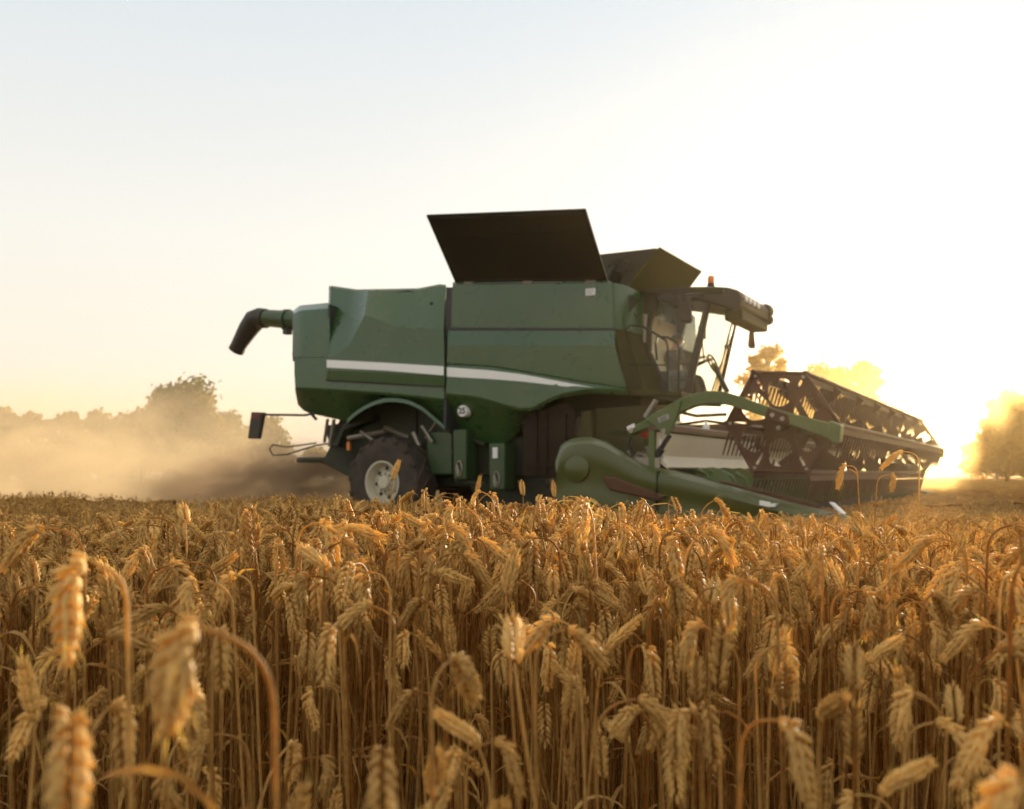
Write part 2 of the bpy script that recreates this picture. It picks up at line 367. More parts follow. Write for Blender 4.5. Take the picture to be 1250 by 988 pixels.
# ---- lower front flank
t0 = [(547, 403.5, .0), (600, 403.5, .0), (650, 403.7, .0), (751, 404, .0)]
t1 = [(546, 443, -.03), (600, 446, -.03), (650, 454, -.03), (700, 463, -.02), (764, 473, .0)]
t1b = [(x, y+2.2, v+.015) for x, y, v in t1]
t2 = [(546, 449, -.03), (600, 453.5, -.03), (640, 459, -.03), (680, 466, -.03), (725, 474.2, -.01), (765, 476, .0)]
cr = smooth_row([(545, 483), (583, 487), (622, 498), (640, 502), (654, 499), (668, 490), (690, 482), (719, 477.5), (765, 479.5)], -.02, 60)
bt = smooth_row([(544, 525), (570, 531), (596, 541.5), (612, 543.5), (625, 536), (643, 514), (662, 496.5), (688, 484.5), (719, 479.5), (765, 482)], .42, 60)
bt = [(x, y, .42 if x < 640 else max(.02, .42-(x-640)/60*.40)) for x, y, v in bt]
fl = loft('flank_panel', [t0, [(x, y+18, -.045) for x, y, v in t0], t1, t1b, t2, [(x, y-3, -.035) for x, y, v in cr], cr, bt], 70, M['green'], H, angle=9)
loft('stripe', [[(546, 448.5, -.032), (600, 452.5, -.032), (640, 457.5, -.032), (690, 467, -.03), (725, 473.4, -.012)], [(546, 460, -.034), (600, 463, -.034), (640, 466.2, -.034), (690, 472, -.03), (725, 474.4, -.012)]], 40, M['stripe'], fl, solid=.006, lift=.012)
loft('groove', [[(546, 440.8, -.03), (600, 443.8, -.032), (650, 451.8, -.03), (700, 460.8, -.02), (764, 471, .0)], [(546, 443, -.03), (600, 446, -.03), (650, 454, -.03), (700, 462.6, -.02), (764, 472, .0)]], 40, M['green_dark'], fl, solid=.004, lift=.006)
p = P(565, 502, .03)
mb = MB(); mb.lathe([(0, -.022), (.092, -.022), (.096, -.016), (.096, .14)], p, 32); disc = mb.build('speed_disc', M['white'], fl)
cu = bpy.data.curves.new('numerals', 'FONT'); cu.body = '25'; cu.size = .14; cu.align_x = 'CENTER'; cu.align_y = 'CENTER'; cu.extrude = .002; cu.offset = .004
to = bpy.data.objects.new('numerals', cu); C.objects.link(to)
me = bpy.data.meshes.new_from_object(to.evaluated_get(bpy.context.evaluated_depsgraph_get())); bpy.data.objects.remove(to)
me.materials.clear(); me.materials.append(M['ink']); nu = bpy.data.objects.new('numerals', me); C.objects.link(nu); nu.parent = disc
nu.rotation_euler = (R(90), 0, 0); nu.location = p-Vector((0, .026, 0))
# ---- body front face next to the cab
e0 = [P(751, 404, .02), P(755, 430, .02), P(764, 474, .02)]; 
mb = MB(); n0 = 9
for k in range(n0):
    f = k/(n0-1); off = .10*math.sin(f*math.pi*.6)
    a = P(751, 404, .02)+Vector((.05*math.sin(f*3.1), 0, 0)); 
    for p0, q0 in (((751, 404, .02), (776, 404, .9)), ((756, 432, .02), (784, 436, .9)), ((764, 476, .02), (801, 478, .9))):
        A, B = P(*p0), P(*q0); mb.v.append(tuple(A.lerp(B, f)+Vector((off, 0, 0))))
for k in range(n0-1):
    for j in range(2): mb.f.append((k*3+j, k*3+3+j, k*3+4+j, k*3+1+j))
mb.build('body_front', M['olive'], H, solid=.03)
mb = MB(); mb.tube([P(757, 405, .25)+Vector((.11, 0, 0)), P(766, 440, .25)+Vector((.13, 0, 0)), P(776, 478, .25)+Vector((.13, 0, 0))], .02, 6)
mb.build('body_front_rib', M['olive'], H)

# ---- tank covers
def plate(name, quad, th, mt, parent, bevel=.012):
    q = [Vector(p) for p in quad]; n = (q[1]-q[0]).cross(q[3]-q[0]).normalized()*th
    m = MB(); m.hexa([p-n*.5 for p in q], [p+n*.5 for p in q]); return m.build(name, mt, parent, bevel=bevel)
near = [P(556, 345, .03), P(742, 343, .03), P(715, 255, -.88), P(520.5, 262.5, -.88)]
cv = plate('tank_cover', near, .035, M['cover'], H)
nrm = (near[1]-near[0]).cross(near[3]-near[0]).normalized()
def on(q, s, t): return q[0].lerp(q[1], s).lerp(q[3].lerp(q[2], s), t)
sgn = -1 if nrm.y > 0 else 1
mb = MB()
for t_ in (.955, .70, .045):
    mb.tube([on(near, .03, t_)+nrm*sgn*.022, on(near, .97, t_)+nrm*sgn*.022], .016 if t_ != .7 else .009, 6)
mb.build('stiffener', M['cover'], cv)
mb = MB()
for s_ in (.1, .5, .9): mb.tube([on(near, s_-.03, .0)+nrm*sgn*.03, on(near, s_+.03, .0)+nrm*sgn*.03], .03, 8)
mb.build('hinge', M['steel'], cv)
zt = near[1].z; 
far = [Vector((near[0].x, W-.03, near[0].z)), Vector((near[1].x, W-.03, near[1].z)), Vector((near[2].x+.28, W+.55, near[2].z+.1)), Vector((near[3].x, W+.9, near[3].z))]
far[2] = P(802, 303.5, W+.5); far[3].z = far[2].z+.1
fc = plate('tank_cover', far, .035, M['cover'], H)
front = [P(766, 350, .35), P(826, 351, 2.7), P(840, 320, 2.75), P(803, 302.5, .4)]
h0 = front[0]; front = [h0, Vector((h0.x, 2.35, h0.z)), Vector((h0.x+.53, 2.30, h0.z+.58)), Vector((h0.x+.53, .40, h0.z+.58))]
plate('tank_cover', front, .035, M['cover_front'], H)
rear = [Vector((near[0].x, .35, near[0].z)), Vector((near[0].x, W-.35, near[0].z)), Vector((near[0].x-.25, W-.45, near[0].z+.55)), Vector((near[0].x-.25, .45, near[0].z+.55))]
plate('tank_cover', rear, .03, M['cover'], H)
# screen and fill auger inside the tank mouth
mb = MB(); g0 = P(757, 325, 2.4); rr_ = random.Random(3)
for k in range(16):
    a = k*.39; r_ = .12+.16*rr_.random()
    mb.tube([g0+Vector((r_*math.cos(a), 0, r_*math.sin(a)*.6)), g0+Vector((r_*math.cos(a+1.1), .1, r_*math.sin(a+1.1)*.6)), g0+Vector((.1*math.cos(a+2), .05, .1*math.sin(a+2)))], .014, 5)
mb.tube([g0+Vector((-.6, .2, -.9)), g0+Vector((-.1, .1, -.05))], .14, 12); mb.build('fill_auger', M['cover'], H)

# ---- unloading auger folded along the far side, with its rubber spout
mb = MB(); va = 1.6
ax = [P(372, 391, va), P(352, 390.5, va), P(333, 389, va), P(316, 388.5, va)]
mb.tube(ax, [.185, .185, .18, .165], 20); mb.tube([P(353, 391, va), P(349, 391, va)], .225, 20); 
un = mb.build('unloading_auger', M['green_low'], H, angle=50)
mb = MB(); mb.box(*(lambda p: (p.x-.07, p.x+.07, p.y-.1, p.y+.05, p.z-.3, p.z-.1))(P(352, 391, va))); mb.build('auger_clamp', M['black'], un, bevel=.02)
mb = MB(); mb.tube([P(325, 389, va), P(318, 388.5, va), P(311, 391, va), P(303, 402, va), P(294, 417, va), P(288.5, 427, va)], [.20, .215, .22, .20, .165, .15], 20)
mb.tube([P(290, 425, va), P(288, 428.5, va)], [.165, .16], 20)
mb.build('spout', M['black'], un, angle=60)

# ---- marker board on its rod, straw chute, spreader, guard rods
mb = MB(); mb.tube([P(384, 505, .3), P(372, 507, .3), P(330, 506.5, .3), P(314, 506, .3)], .022, 8); mb.tube([P(380, 505, .3), P(386, 512, .3)], .03, 8)
ml = mb.build('lamp_arm', M['black'], H)
q = [P(306.5, 503, .28), P(321, 503.5, .28), P(315, 536, .28), P(302, 535.5, .28)]
mb = MB(); mb.hexa(q, [p+Vector((.0, .09, 0)) for p in q]); mb.build('marker_board', M['black'], ml, bevel=.015)
mb = MB()
for y0, y1, s in ((504, 512, .012), ):
    q = [P(308.5, y0, .27), P(319, y0, .27), P(317, y1, .27), P(306.5, y1, .27)]; mb.hexa(q, [p+Vector((0, .03, 0)) for p in q])
mb.build('marker_lens', mat('dark_red_lens', (.10, .01, .01), .3), ml, bevel=.006)
mb = MB()
mb.prism([UZ(395, 520, .7), UZ(428, 514, .7), UZ(446, 520, .7), UZ(441, 560, .7), UZ(420, 572, .7), UZ(392, 566, .7), UZ(402, 545, .7)], .7, 2.6)
mb.build('straw_chopper', M['green_dark'], H, bevel=.03)
mb = MB()
for v_, x_ in ((.75, 0),):
    mb.tube([P(412+x_*.2, 540, v_), P(385, 544, v_), P(350, 555, v_), P(333, 556, v_), P(329, 548, v_), P(333, 543, v_), P(350, 546, v_), P(386, 541, v_)], .016, 6)
mb.build('guard_rod', M['green_dark'], H)
mb = MB()
for c in (1.1, 2.2):
    mb.lathe([(0, -.05), (.5, -.05), (.52, 0), (.5, .05), (0, .05)], (P(396, 560, c).x, c, P(396, 562, c).z), 24, 'z')
mb.build('straw_spreader', M['green_dark'], H)
mb = MB(); p = P(427, 545, .5); mb.box(p.x-.035, p.x+.035, .45, .5, p.z-.08, p.z+.08); mb.build('side_reflector', M['orange'], H, bevel=.01)
mb = MB()                                                # struts and hoses above the rear wheel
for a, b, r_ in (((400, 512, .5), (396, 540, .6), .03), ((408, 512, .6), (402, 545, .6), .035), ((440, 527, .3), (456, 538, .35), .03), ((425, 535, .45), (470, 527, .45), .04), ((515, 520, .3), (528, 540, .3), .03), ((505, 528, .4), (512, 545, .4), .045), ((470, 522, .7), (500, 535, .7), .05), ((535, 512, .5), (520, 535, .5), .03)):
    mb.tube([P(*a), P(*b)], r_, 8)
mb.build('steering_linkage', M['steel'], H)
mb = MB(); mb.prism([UZ(418, 518, .5), UZ(455, 508, .5), UZ(455, 513, .5), UZ(420, 525, .5), UZ(412, 545, .5), UZ(405, 545, .5)], .5, .8)
mb.build('chute_bracket', M['green_dark'], H, bevel=.015)
# tool boxes and steps hanging under the flank
for (x0, x1, y0, y1, v0, mtn) in ((552, 569, 524, 586, .1, 'green_low'), (596, 616, 541, 599, .1, 'green_low'), (520, 552, 527, 580, .35, 'green_low')):
    mb = MB(); q = [P(x0, y0, v0), P(x1, y0, v0), P(x1-.5, y1, v0), P(x0+1, y1, v0)]; mb.hexa(q, [p+Vector((0, .35, 0)) for p in q])
    tb = mb.build('step_box', M[mtn], H, bevel=.04, seg=3)
    if x1-x0 < 25:
        mb = MB(); cx_, cy_ = (x0+x1)/2, y1-14
        mb.tube([P(cx_+3.5*math.cos(a), cy_+9*math.sin(a), v0-.015) for a in np.linspace(0, 2*math.pi, 17)], .014, 6, cap=False); mb.tube([P(cx_, cy_+6, v0-.02), P(cx_-3, cy_-4, v0-.02)], .02, 6)
        mb.build('latch', M['steel'], tb)
mb = MB(); p = P(604.5, 553, .08); mb.box(p.x-.045, p.x+.045, .07, .1, p.z-.09, p.z+.09); mb.build('label_plate', M['white'], H)
mb = MB(); mb.tube([P(556, 588, .2), P(592, 591, .2)], .03, 6); mb.tube([P(575, 560, .4), P(575, 585, .4)], .03, 6); mb.tube([P(550, 528, .3), P(592, 543, .3)], .03, 6); mb.build('step_rail', M['green_dark'], H)

# ---- wheels
def wheel(name, c, r, wd, rr, nl, side, parent):
    """c: centre of the outer face; the tyre runs inward from it"""
    e = bpy.data.objects.new(name, None); C.objects.link(e); e.parent = parent; e.location = c
    mb = MB(); s = side
    prof = [(rr, .05), (rr+.02, .01), (rr+(r-rr)*.45, -.02), (r*.93, .03), (r*.965, .10), (r*.97, wd/2), (r*.965, wd-.10), (r*.93, wd-.03), (rr+(r-rr)*.45, wd+.02), (rr, wd-.05)]
    mb.lathe([(a, b*s) for a, b in prof], (0, 0, 0), 48); mb.build('tyre', M['rubber'], e)
    mb = MB()
    for k in range(nl):
        for h_ in (0, 1):
            a0 = 2*math.pi*(k+.5*h_)/nl; a1 = a0+1.15*2*math.pi/nl
            y0, y1 = (.03, wd/2+.02) if h_ == 0 else (wd-.03, wd/2-.02)
            P0 = []; P1 = []
            for f in (0, .5, 1):
                a = a0+(a1-a0)*f; y = (y0+(y1-y0)*f)*s; dw = .05/r*(1.2-.3*f)
                rl = r*.955 if f == 0 else r*.965
                rt = r*.975 if f == 0 else r
                P0.append([(rl*math.cos(a-dw), y, rl*math.sin(a-dw)), (rl*math.cos(a+dw), y, rl*math.sin(a+dw)), (rt*math.cos(a+dw*.8), y, rt*math.sin(a+dw*.8)), (rt*math.cos(a-dw*.8), y, rt*math.sin(a-dw*.8))])
            for i in range(2): mb.hexa(P0[i], P0[i+1])
            # shoulder piece running down the side wall
            a = a0; y = (.03 if h_ == 0 else wd-.03)*s; y2 = (-.005 if h_ == 0 else wd+.005)*s; dw = .045/r
            ri = r*.84
            mb.hexa([(r*.955*math.cos(a-dw), y, r*.955*math.sin(a-dw)), (r*.955*math.cos(a+dw), y, r*.955*math.sin(a+dw)), (r*.975*math.cos(a+dw), y, r*.975*math.sin(a+dw)), (r*.975*math.cos(a-dw), y, r*.975*math.sin(a-dw))],
                    [(ri*math.cos(a-dw), y2+.02*s*(1 if h_ == 0 else -1), ri*math.sin(a-dw)), (ri*math.cos(a+dw), y2+.02*s*(1 if h_ == 0 else -1), ri*math.sin(a+dw)), (r*.93*math.cos(a+dw), y2-.005*s*(1 if h_ == 0 else -1), r*.93*math.sin(a+dw)), (r*.93*math.cos(a-dw), y2-.005*s*(1 if h_ == 0 else -1), r*.93*math.sin(a-dw))])
    mb.build('tread_lug', M['rubber'], e, bevel=.008)
    mb = MB()
    mb.lathe([(b_, a_*s) for b_, a_ in ((rr+.025, .035), (rr+.03, .0), (rr, .0), (rr-.02, .05), (rr-.05, .16), (rr*.62, .17), (rr*.55, .11), (rr*.34, .10), (rr*.32, .03), (rr*.26, .015), (0, .015))], (0, 0, 0), 40)
    rm = mb.build('rim', M['rim'], e, angle=30)
    mb = MB()
    for k in range(10):
        a = 2*math.pi*k/10; c_ = (rr*.44*math.cos(a), .095*s, rr*.44*math.sin(a)); mb.lathe([(0, -.03*s), (.016, -.03*s), (.018, 0)], c_, 6)
    mb.build('wheel_bolt', M['steel'], rm)
    mb = MB()
    for k in range(8):
        a = 2*math.pi*(k+.5)/8; c_ = (rr*.72*math.cos(a), .165*s, rr*.72*math.sin(a)); mb.lathe([(0, -.012*s), (.035, -.012*s), (.037, 0)], c_, 12)
    mb.build('rim_slot', M['ink'], rm)
    return e
rw = wheel('rear_wheel', (0, .0, .825), .825, .58, .355, 17, 1, H); rw.rotation_euler = (0, .3, R(-3))
wheel('rear_wheel', (0, W, .825), .825, .58, .355, 17, -1, H).rotation_euler = (0, .1, R(-3))
wheel('front_wheel', (FAX, .22, 1.0), 1.0, .75, .46, 19, 1, H)
wheel('front_wheel', (FAX, W-.22, 1.0), 1.0, .75, .46, 19, -1, H)
# fender sheet and posts in front of the driving wheel
mb = MB(); mb.prism([UZ(709, 503, -.15), UZ(722, 501, -.15), UZ(724, 545, -.15), UZ(709, 560, -.15)], -.15, .0); mb.build('ladder_post', M['olive'], H, bevel=.02)
mb = MB(); mb.prism([UZ(726, 500, -.05), UZ(800, 494, -.05), UZ(800, 555, -.05), UZ(727, 560, -.05)], -.05, -.01); mb.build('ladder_panel', M['olive'], H, bevel=.015)
mb = MB(); mb.prism([UZ(640, 505, .2), UZ(692, 492, .2), UZ(704, 500, .2), UZ(702, 582, .2), UZ(640, 582, .2)], .17, .2)
mb.build('inner_fender', M['brown'], H, bevel=.01)
mb = MB()
for x_ in (655, 667, 690): mb.prism([UZ(x_, 505, .16), UZ(x_+1.3, 504, .16), UZ(x_+1.3, 580, .16), UZ(x_, 580, .16)], .13, .17)
mb.prism([UZ(640, 566, .15), UZ(702, 566, .15), UZ(702, 569, .15), UZ(640, 569, .15)], .10, .13); mb.build('fender_rib', M['brown'], H)

# ---- cab
cab = bpy.data.objects.new('cab', None); C.objects.link(cab); cab.parent = H
VN, VF = .9, 2.3
fl_z = P(790, 478, VN).z
ur = P(780, 380, VN).x
def cabp(px, py): return UZ(px, py, VN)
nb = [cabp(778, 356), cabp(866, 368), cabp(839, 482), cabp(800, 480)]
# floor and platform
mb = MB(); mb.prism([cabp(776, 476), cabp(842, 480), cabp(842, 487), cabp(776, 483)], VN-.02, VF+.02); mb.build('cab_floor', M['green_dark'], cab, bevel=.01)
mb = MB(); mb.prism([UZ(768, 476.5, .1), UZ(832, 478, .1), UZ(832, 484.5, .1), UZ(768, 483, .1)], .08, VN-.04); mb.build('platform', M['olive'], cab, bevel=.015)
# rear wall and corner post
mb = MB(); a = cabp(779, 357); b = cabp(800, 478)
mb.hexa([(a[0], VN, a[1]), (a[0]+.05, VN, a[1]), (b[0]+.05, VN, b[1]), (b[0], VN, b[1])], [(a[0], VF, a[1]), (a[0]+.05, VF, a[1]), (b[0]+.05, VF, b[1]), (b[0], VF, b[1])])
mb.build('cab_rear_wall', mat('cream_cab_lining', (.85, .76, .60), .8), cab)
mb = MB(); q = [cabp(778, 356), cabp(800, 357), cabp(803, 372), cabp(795, 398), cabp(795, 430), cabp(818, 482), cabp(800, 482), cabp(782, 420)]
mb.prism(q, VN-.03, VN+.05); mb.prism(q, VF-.05, VF+.03); mb.build('cab_post', M['grey'], cab, bevel=.015)
mb = MB(); mb.tube([P(787.5, 384, VN-.06), P(787, 398, VN-.06), P(786.5, 418, VN-.06)], [.045, .03, .03], 8); mb.build('grab_handle', M['steel'], cab)
for v_, mt_ in ((VN, 'grey'), (VF, 'olive')):
    mb = MB(); a, b = Vector((nb[1][0], v_, nb[1][1])), Vector((nb[2][0], v_, nb[2][1]))
    mb.hexa([a+Vector((-.05, -.03, .08)), a+Vector((.05, -.03, .08)), a+Vector((.05, .04, .08)), a+Vector((-.05, .04, .08))], [b+Vector((-.08, -.03, 0)), b+Vector((.06, -.03, 0)), b+Vector((.06, .04, 0)), b+Vector((-.08, .04, 0))])
    mb.build('windscreen_post', M[mt_], cab, bevel=.015)
def pane(name, pts, th=.006):
    n = (Vector(pts[1])-Vector(pts[0])).cross(Vector(pts[2])-Vector(pts[0])).normalized()*th
    m = MB(); m.add([Vector(p) for p in pts], [tuple(range(len(pts)))]); return m.build(name, M['glass'], cab)
pane('side_window', [(q_[0], VN+.01, q_[1]) for q_ in (cabp(799, 358), cabp(864, 368), cabp(840, 480), cabp(818, 480), cabp(796, 430), cabp(796, 398))])
pane('side_window', [(q_[0], VF-.01, q_[1]) for q_ in (cabp(799, 358), cabp(864, 368), cabp(840, 480), cabp(818, 480), cabp(796, 430), cabp(796, 398))])
mb = MB(); n_ = 8                                           # bowed windscreen
for k in range(n_+1):
    f = k/n_; v_ = VN+.02+(VF-VN-.04)*f; bow = .12*(1-(2*f-1)**2)
    mb.v += [(nb[1][0]+bow+.01, v_, nb[1][1]+.05), (nb[2][0]+bow+.01, v_, nb[2][1])]
for k in range(n_): mb.f.append((2*k, 2*k+2, 2*k+3, 2*k+1))
mb.build('windscreen', M['glass'], cab)
wip = MB(); fw = lambda f, t: Vector((nb[1][0]+(nb[2][0]-nb[1][0])*t+.12*(1-(2*f-1)**2)+.05, VN+(VF-VN)*f, nb[1][1]+(nb[2][1]-nb[1][1])*t))
wip.tube([fw(.62, .06), fw(.6, .3), fw(.57, .55), fw(.5, .7), fw(.45, .95)], .014, 6); wip.box(*(lambda p: (p.x-.03, p.x+.03, p.y-.04, p.y+.04, p.z-.03, p.z+.03))(fw(.59, .42))); wip.build('wiper', M['black'], cab)
# roof with its light bar
mb = MB()
ro = [UZ(776, 353.5, .8), UZ(800, 352, .8), UZ(838, 350, .8), UZ(870, 349.5, .8), UZ(888, 350.5, .8), UZ(901, 354, .8), UZ(905, 362, .8), UZ(903, 373, .8), UZ(896, 379, .8), UZ(866, 370, .8), UZ(830, 364, .8), UZ(778, 358, .8)]
mb.prism(ro, .8, 2.45); roof = mb.build('roof', M['grey'], cab, bevel=.045, seg=3)
mb = MB(); mb.prism([UZ(845, 351.5, .79), UZ(880, 351.5, .79), UZ(883, 353, .79), UZ(883, 359, .79), UZ(848, 357.5, .79), UZ(840, 354, .79)], .775, .81); mb.build('roof_panel', M['olive'], roof, bevel=.008)
ft = P(904, 362, .8)
for k in range(4):
    mb = MB(); v_ = .98+.22*k; mb.box(ft.x-.03, ft.x+.03, v_, v_+.12, ft.z-.045, ft.z+.06); mb.build('work_light', mat('lamp_glass', (.75, .72, .65), .15) if k == 0 else bpy.data.materials['lamp_glass'], roof, bevel=.012)
mb = MB(); mb.lathe([(0, -.1), (.09, -.1), (.12, -.04), (.12, .08), (.05, .13), (0, .13)], (ft.x-.06, 2.40, ft.z+.03), 16); mb.lathe([(0, -.06), (.07, -.06), (.09, 0), (.07, .07), (0, .08)], (ft.x-.02, 2.44, ft.z-.12), 14)
mb.build('corner_light', M['grey'], roof)
mb = MB(); mb.box(ft.x-.32, ft.x-.02, .95, 2.4, ft.z-.33, ft.z-.16); mb.build('sun_visor', M['olive'], roof, bevel=.03)
mb = MB(); p = P(868, 350, 1.1); mb.lathe([(.06, -.02), (.06, .05), (.03, .06)], p, 14, 'z'); be = mb.build('beacon_base', M['grey'], roof)
mb = MB(); mb.lathe([(.05, .05), (.055, .08), (.055, .13), (.04, .165), (0, .18)], p, 16, 'z'); mb.build('beacon', M['orange'], be)
# mirrors
mb = MB(); mb.tube([P(858, 360, .75), P(842, 360, .45), P(834, 362, .2)], .028, 8); mb.tube([P(834, 360, .2), P(834, 368, .2)], .03, 8); mm = mb.build('mirror_arm', M['grey'], cab)
mb = MB(); q = [P(826.5, 361, .2), P(843, 362, .2), P(844.5, 391, .2), P(843, 394, .2), P(831, 393, .2), P(828.5, 390, .2)]; mb.hexa(q, [p+Vector((-.03, .12, 0)) for p in q]); mh = mb.build('mirror_housing', M['grey'], mm, bevel=.03, seg=3)
mb = MB(); q = [P(803, 362.5, .5), P(813, 357.5, .5), P(826, 362, .5), P(823, 371, .5), P(805, 368, .5)]; mb.hexa(q, [p+Vector((-.03, .12, 0)) for p in q]); mb.build('mirror_housing', M['grey'], mm, bevel=.025, seg=3)
mb = MB(); mb.tube([P(926, 378, 2.5), P(922, 384, 2.75), P(918, 395, 2.85)], .022, 8); m2 = mb.build('mirror_arm', M['grey'], cab)
mb = MB(); q = [P(915.5, 394, 2.85), P(919.5, 394, 2.85), P(922.5, 422, 2.85), P(921, 425, 2.85), P(914, 425, 2.85), P(912.5, 422, 2.85)]; mb.hexa(q, [p+Vector((-.02, .12, 0)) for p in q]); mb.build('mirror_housing', M['reel'], m2, bevel=.02)
# handrails
mb = MB()
mb.tube([P(762, 404, .1), P(770, 397, .1), P(785, 399, .1), P(801, 408, .1), P(813, 416, .1), P(815, 424, .1), P(815, 478, .1)], .019, 8)
mb.tube([P(802, 440, .2), P(800, 420, .2), P(803, 411, .2), P(815, 412, .2), P(827, 419, .2), P(829, 426, .2), P(828, 478, .35)], .019, 8)
mb.tube([P(766, 445, .1), P(815, 446, .1)], .012, 6); mb.build('handrail', M['green_dark'], H)
# seat, headrest, steering column, screen
mb = MB(); sv = 1.6; hz = P(836, 420, sv)
mb.box(hz.x-.42, hz.x+.12, sv-.27, sv+.27, hz.z-.80, hz.z-.66); mb.hexa([(hz.x-.46, sv-.25, hz.z-.7), (hz.x-.32, sv-.25, hz.z-.7), (hz.x-.32, sv+.25, hz.z-.7), (hz.x-.46, sv+.25, hz.z-.7)], [(hz.x-.56, sv-.2, hz.z-.06), (hz.x-.45, sv-.2, hz.z-.06), (hz.x-.45, sv+.2, hz.z-.06), (hz.x-.56, sv+.2, hz.z-.06)])
mb.box(hz.x-.40, hz.x+.05, sv-.2, sv+.2, fl_z, hz.z-.78); seat = mb.build('seat', M['seat'], cab, bevel=.05, seg=3)
mb = MB(); mb.lathe([(0, -.07), (.10, -.06), (.13, 0), (.10, .06), (0, .07)], (0, 0, 0), 20); hr = mb.build('headrest', mat('blue_headrest', (.12, .16, .30), .8), seat); hr.location = (hz.x-.52, sv-.12, hz.z+.28); hr.scale = (.9, 1, 1.9)
mb = MB(); sc_ = Vector((hz.x+.50, sv, hz.z-.36)); mb.tube([(hz.x+.75, sv, fl_z), sc_], .045, 8)
mb.tube([sc_+Vector((-.10*math.cos(0)*math.sin(a)*.6, .2*math.cos(a), .2*math.sin(a)*.75)) for a in np.linspace(0, 2*math.pi, 25)], .016, 6, cap=False)
mb.tube([sc_+Vector((-.12*.5, 0, .1)), sc_+Vector((.06, 0, -.1))], .012, 6); mb.build('steering_wheel', M['black'], cab)
mb = MB(); p = P(856, 406, 1.2); mb.box(p.x-.02, p.x+.03, 1.1, 1.35, p.z-.09, p.z+.09); mb.tube([p, p+Vector((.05, 0, -.45))], .015, 6); mb.build('monitor', M['black'], cab, bevel=.01)
mb = MB(); mb.box(hz.x-.2, hz.x+.2, VN+.14, VN+.3, hz.z-.62, hz.z-.5); mb.box(hz.x-.25, hz.x-.05, VN+.14, VN+.3, fl_z, hz.z-.5)
mb.build('console', M['seat'], cab, bevel=.03)

# ---- the driver
pn = tag(bpy.data.objects.new('person', bpy.data.meshes.new('person')), 'driver in a brown shirt sitting in the cab with both hands on the steering wheel', 'person'); C.objects.link(pn)
def J(du, dv, dz): return Vector((hz.x+du, sv+dv, hz.z+dz))
nodes = {'pel': (J(-.26, 0, -.60), .15), 'bel': (J(-.27, 0, -.45), .14), 'chest': (J(-.24, 0, -.24), .16), 'neckb': (J(-.20, 0, -.12), .075), 'neck': (J(-.16, 0, -.05), .055), 'head': (J(-.12, 0, .04), .095), 'crown': (J(-.125, 0, .12), .085)}
edges = [('pel', 'bel'), ('bel', 'chest'), ('chest', 'neckb'), ('neckb', 'neck'), ('neck', 'head'), ('head', 'crown')]
for s, nm in ((-1, 'R'), (1, 'L')):
    nodes.update({nm+'sh': (J(-.22, .19*s, -.17), .065), nm+'el': (J(.02, .26*s, -.36), .045), nm+'wr': (J(.30, .20*s, -.28), .028), nm+'hand': (J(.37, .185*s, -.265), .03),
                  nm+'hip': (J(-.24, .10*s, -.60), .095), nm+'kn': (J(.22, .15*s, -.56), .065), nm+'an': (J(.34, .15*s, -.98), .045), nm+'toe': (J(.52, .16*s, -1.03), .035)})
    edges += [('chest', nm+'sh'), (nm+'sh', nm+'el'), (nm+'el', nm+'wr'), (nm+'wr', nm+'hand'), ('pel', nm+'hip'), (nm+'hip', nm+'kn'), (nm+'kn', nm+'an'), (nm+'an', nm+'toe')]
    for k in range(4):                                     # fingers closed on the wheel rim
        b_ = J(.40, .185*s+(.012-.024*k/1.5), -.262+.0*k); nodes[f'{nm}f{k}a'] = (J(.42, .19*s+.02-.014*k, -.25), .010); nodes[f'{nm}f{k}b'] = (J(.455, .19*s+.02-.014*k, -.262), .0095); nodes[f'{nm}f{k}c'] = (J(.455-.004*k, .19*s+.02-.014*k, -.292), .0085)
        edges += [(nm+'hand', f'{nm}f{k}a'), (f'{nm}f{k}a', f'{nm}f{k}b'), (f'{nm}f{k}b', f'{nm}f{k}c')]
    nodes[nm+'ta'] = (J(.37, .185*s-.045*s, -.262), .012); nodes[nm+'tb'] = (J(.41, .185*s-.055*s, -.255), .010); edges += [(nm+'hand', nm+'ta'), (nm+'ta', nm+'tb')]
keys = list(nodes); me = pn.data; me.from_pydata([tuple(nodes[k][0]) for k in keys], [(keys.index(a), keys.index(b)) for a, b in edges], [])
sk = pn.modifiers.new('skin', 'SKIN'); me.skin_vertices.new() if not me.skin_vertices else None
for k, d in zip(keys, me.skin_vertices[0].data): d.radius = (nodes[k][1],)*2
me.skin_vertices[0].data[0].use_root = True; sk.use_smooth_shade = True
pn.modifiers.new('sub', 'SUBSURF').levels = 2; pn.modifiers['sub'].render_levels = 2
dg = bpy.context.evaluated_depsgraph_get(); dg.update()
me2 = bpy.data.meshes.new_from_object(pn.evaluated_get(dg)); pn.modifiers.clear(); pn.data = me2
me2.materials.clear(); [me2.materials.append(M[k]) for k in ('shirt', 'skin', 'seat')]
mi = []
for f_ in me2.polygons:
    c_ = f_.center; mi.append(1 if (c_.z > hz.z-.10 and abs(c_.y-sv) < .13) or c_.x > hz.x+.29 and c_.z > hz.z-.4 else (2 if c_.z < hz.z-.56 else 0))
me2.polygons.foreach_set('material_index', mi)
for v_ in me2.vertices:                                    # face: brow, nose, chin; flattened skull sides
    d = v_.co-J(-.12, 0, .05)
    if d.length < .17:
        v_.co.y = sv+d.y*.82
        if d.x > .03 and abs(d.y) < .035: v_.co.x += .028*max(0, 1-abs(d.z+.01)/.04)
        if d.x > .03 and abs(d.z-.025) < .02 and .015 < abs(d.y) < .05: v_.co.x -= .012
pn.location = ORG; pn.rotation_euler = (0, 0, -YAW)
mb = MB(); hc = J(-.135, 0, .085); n_ = 16
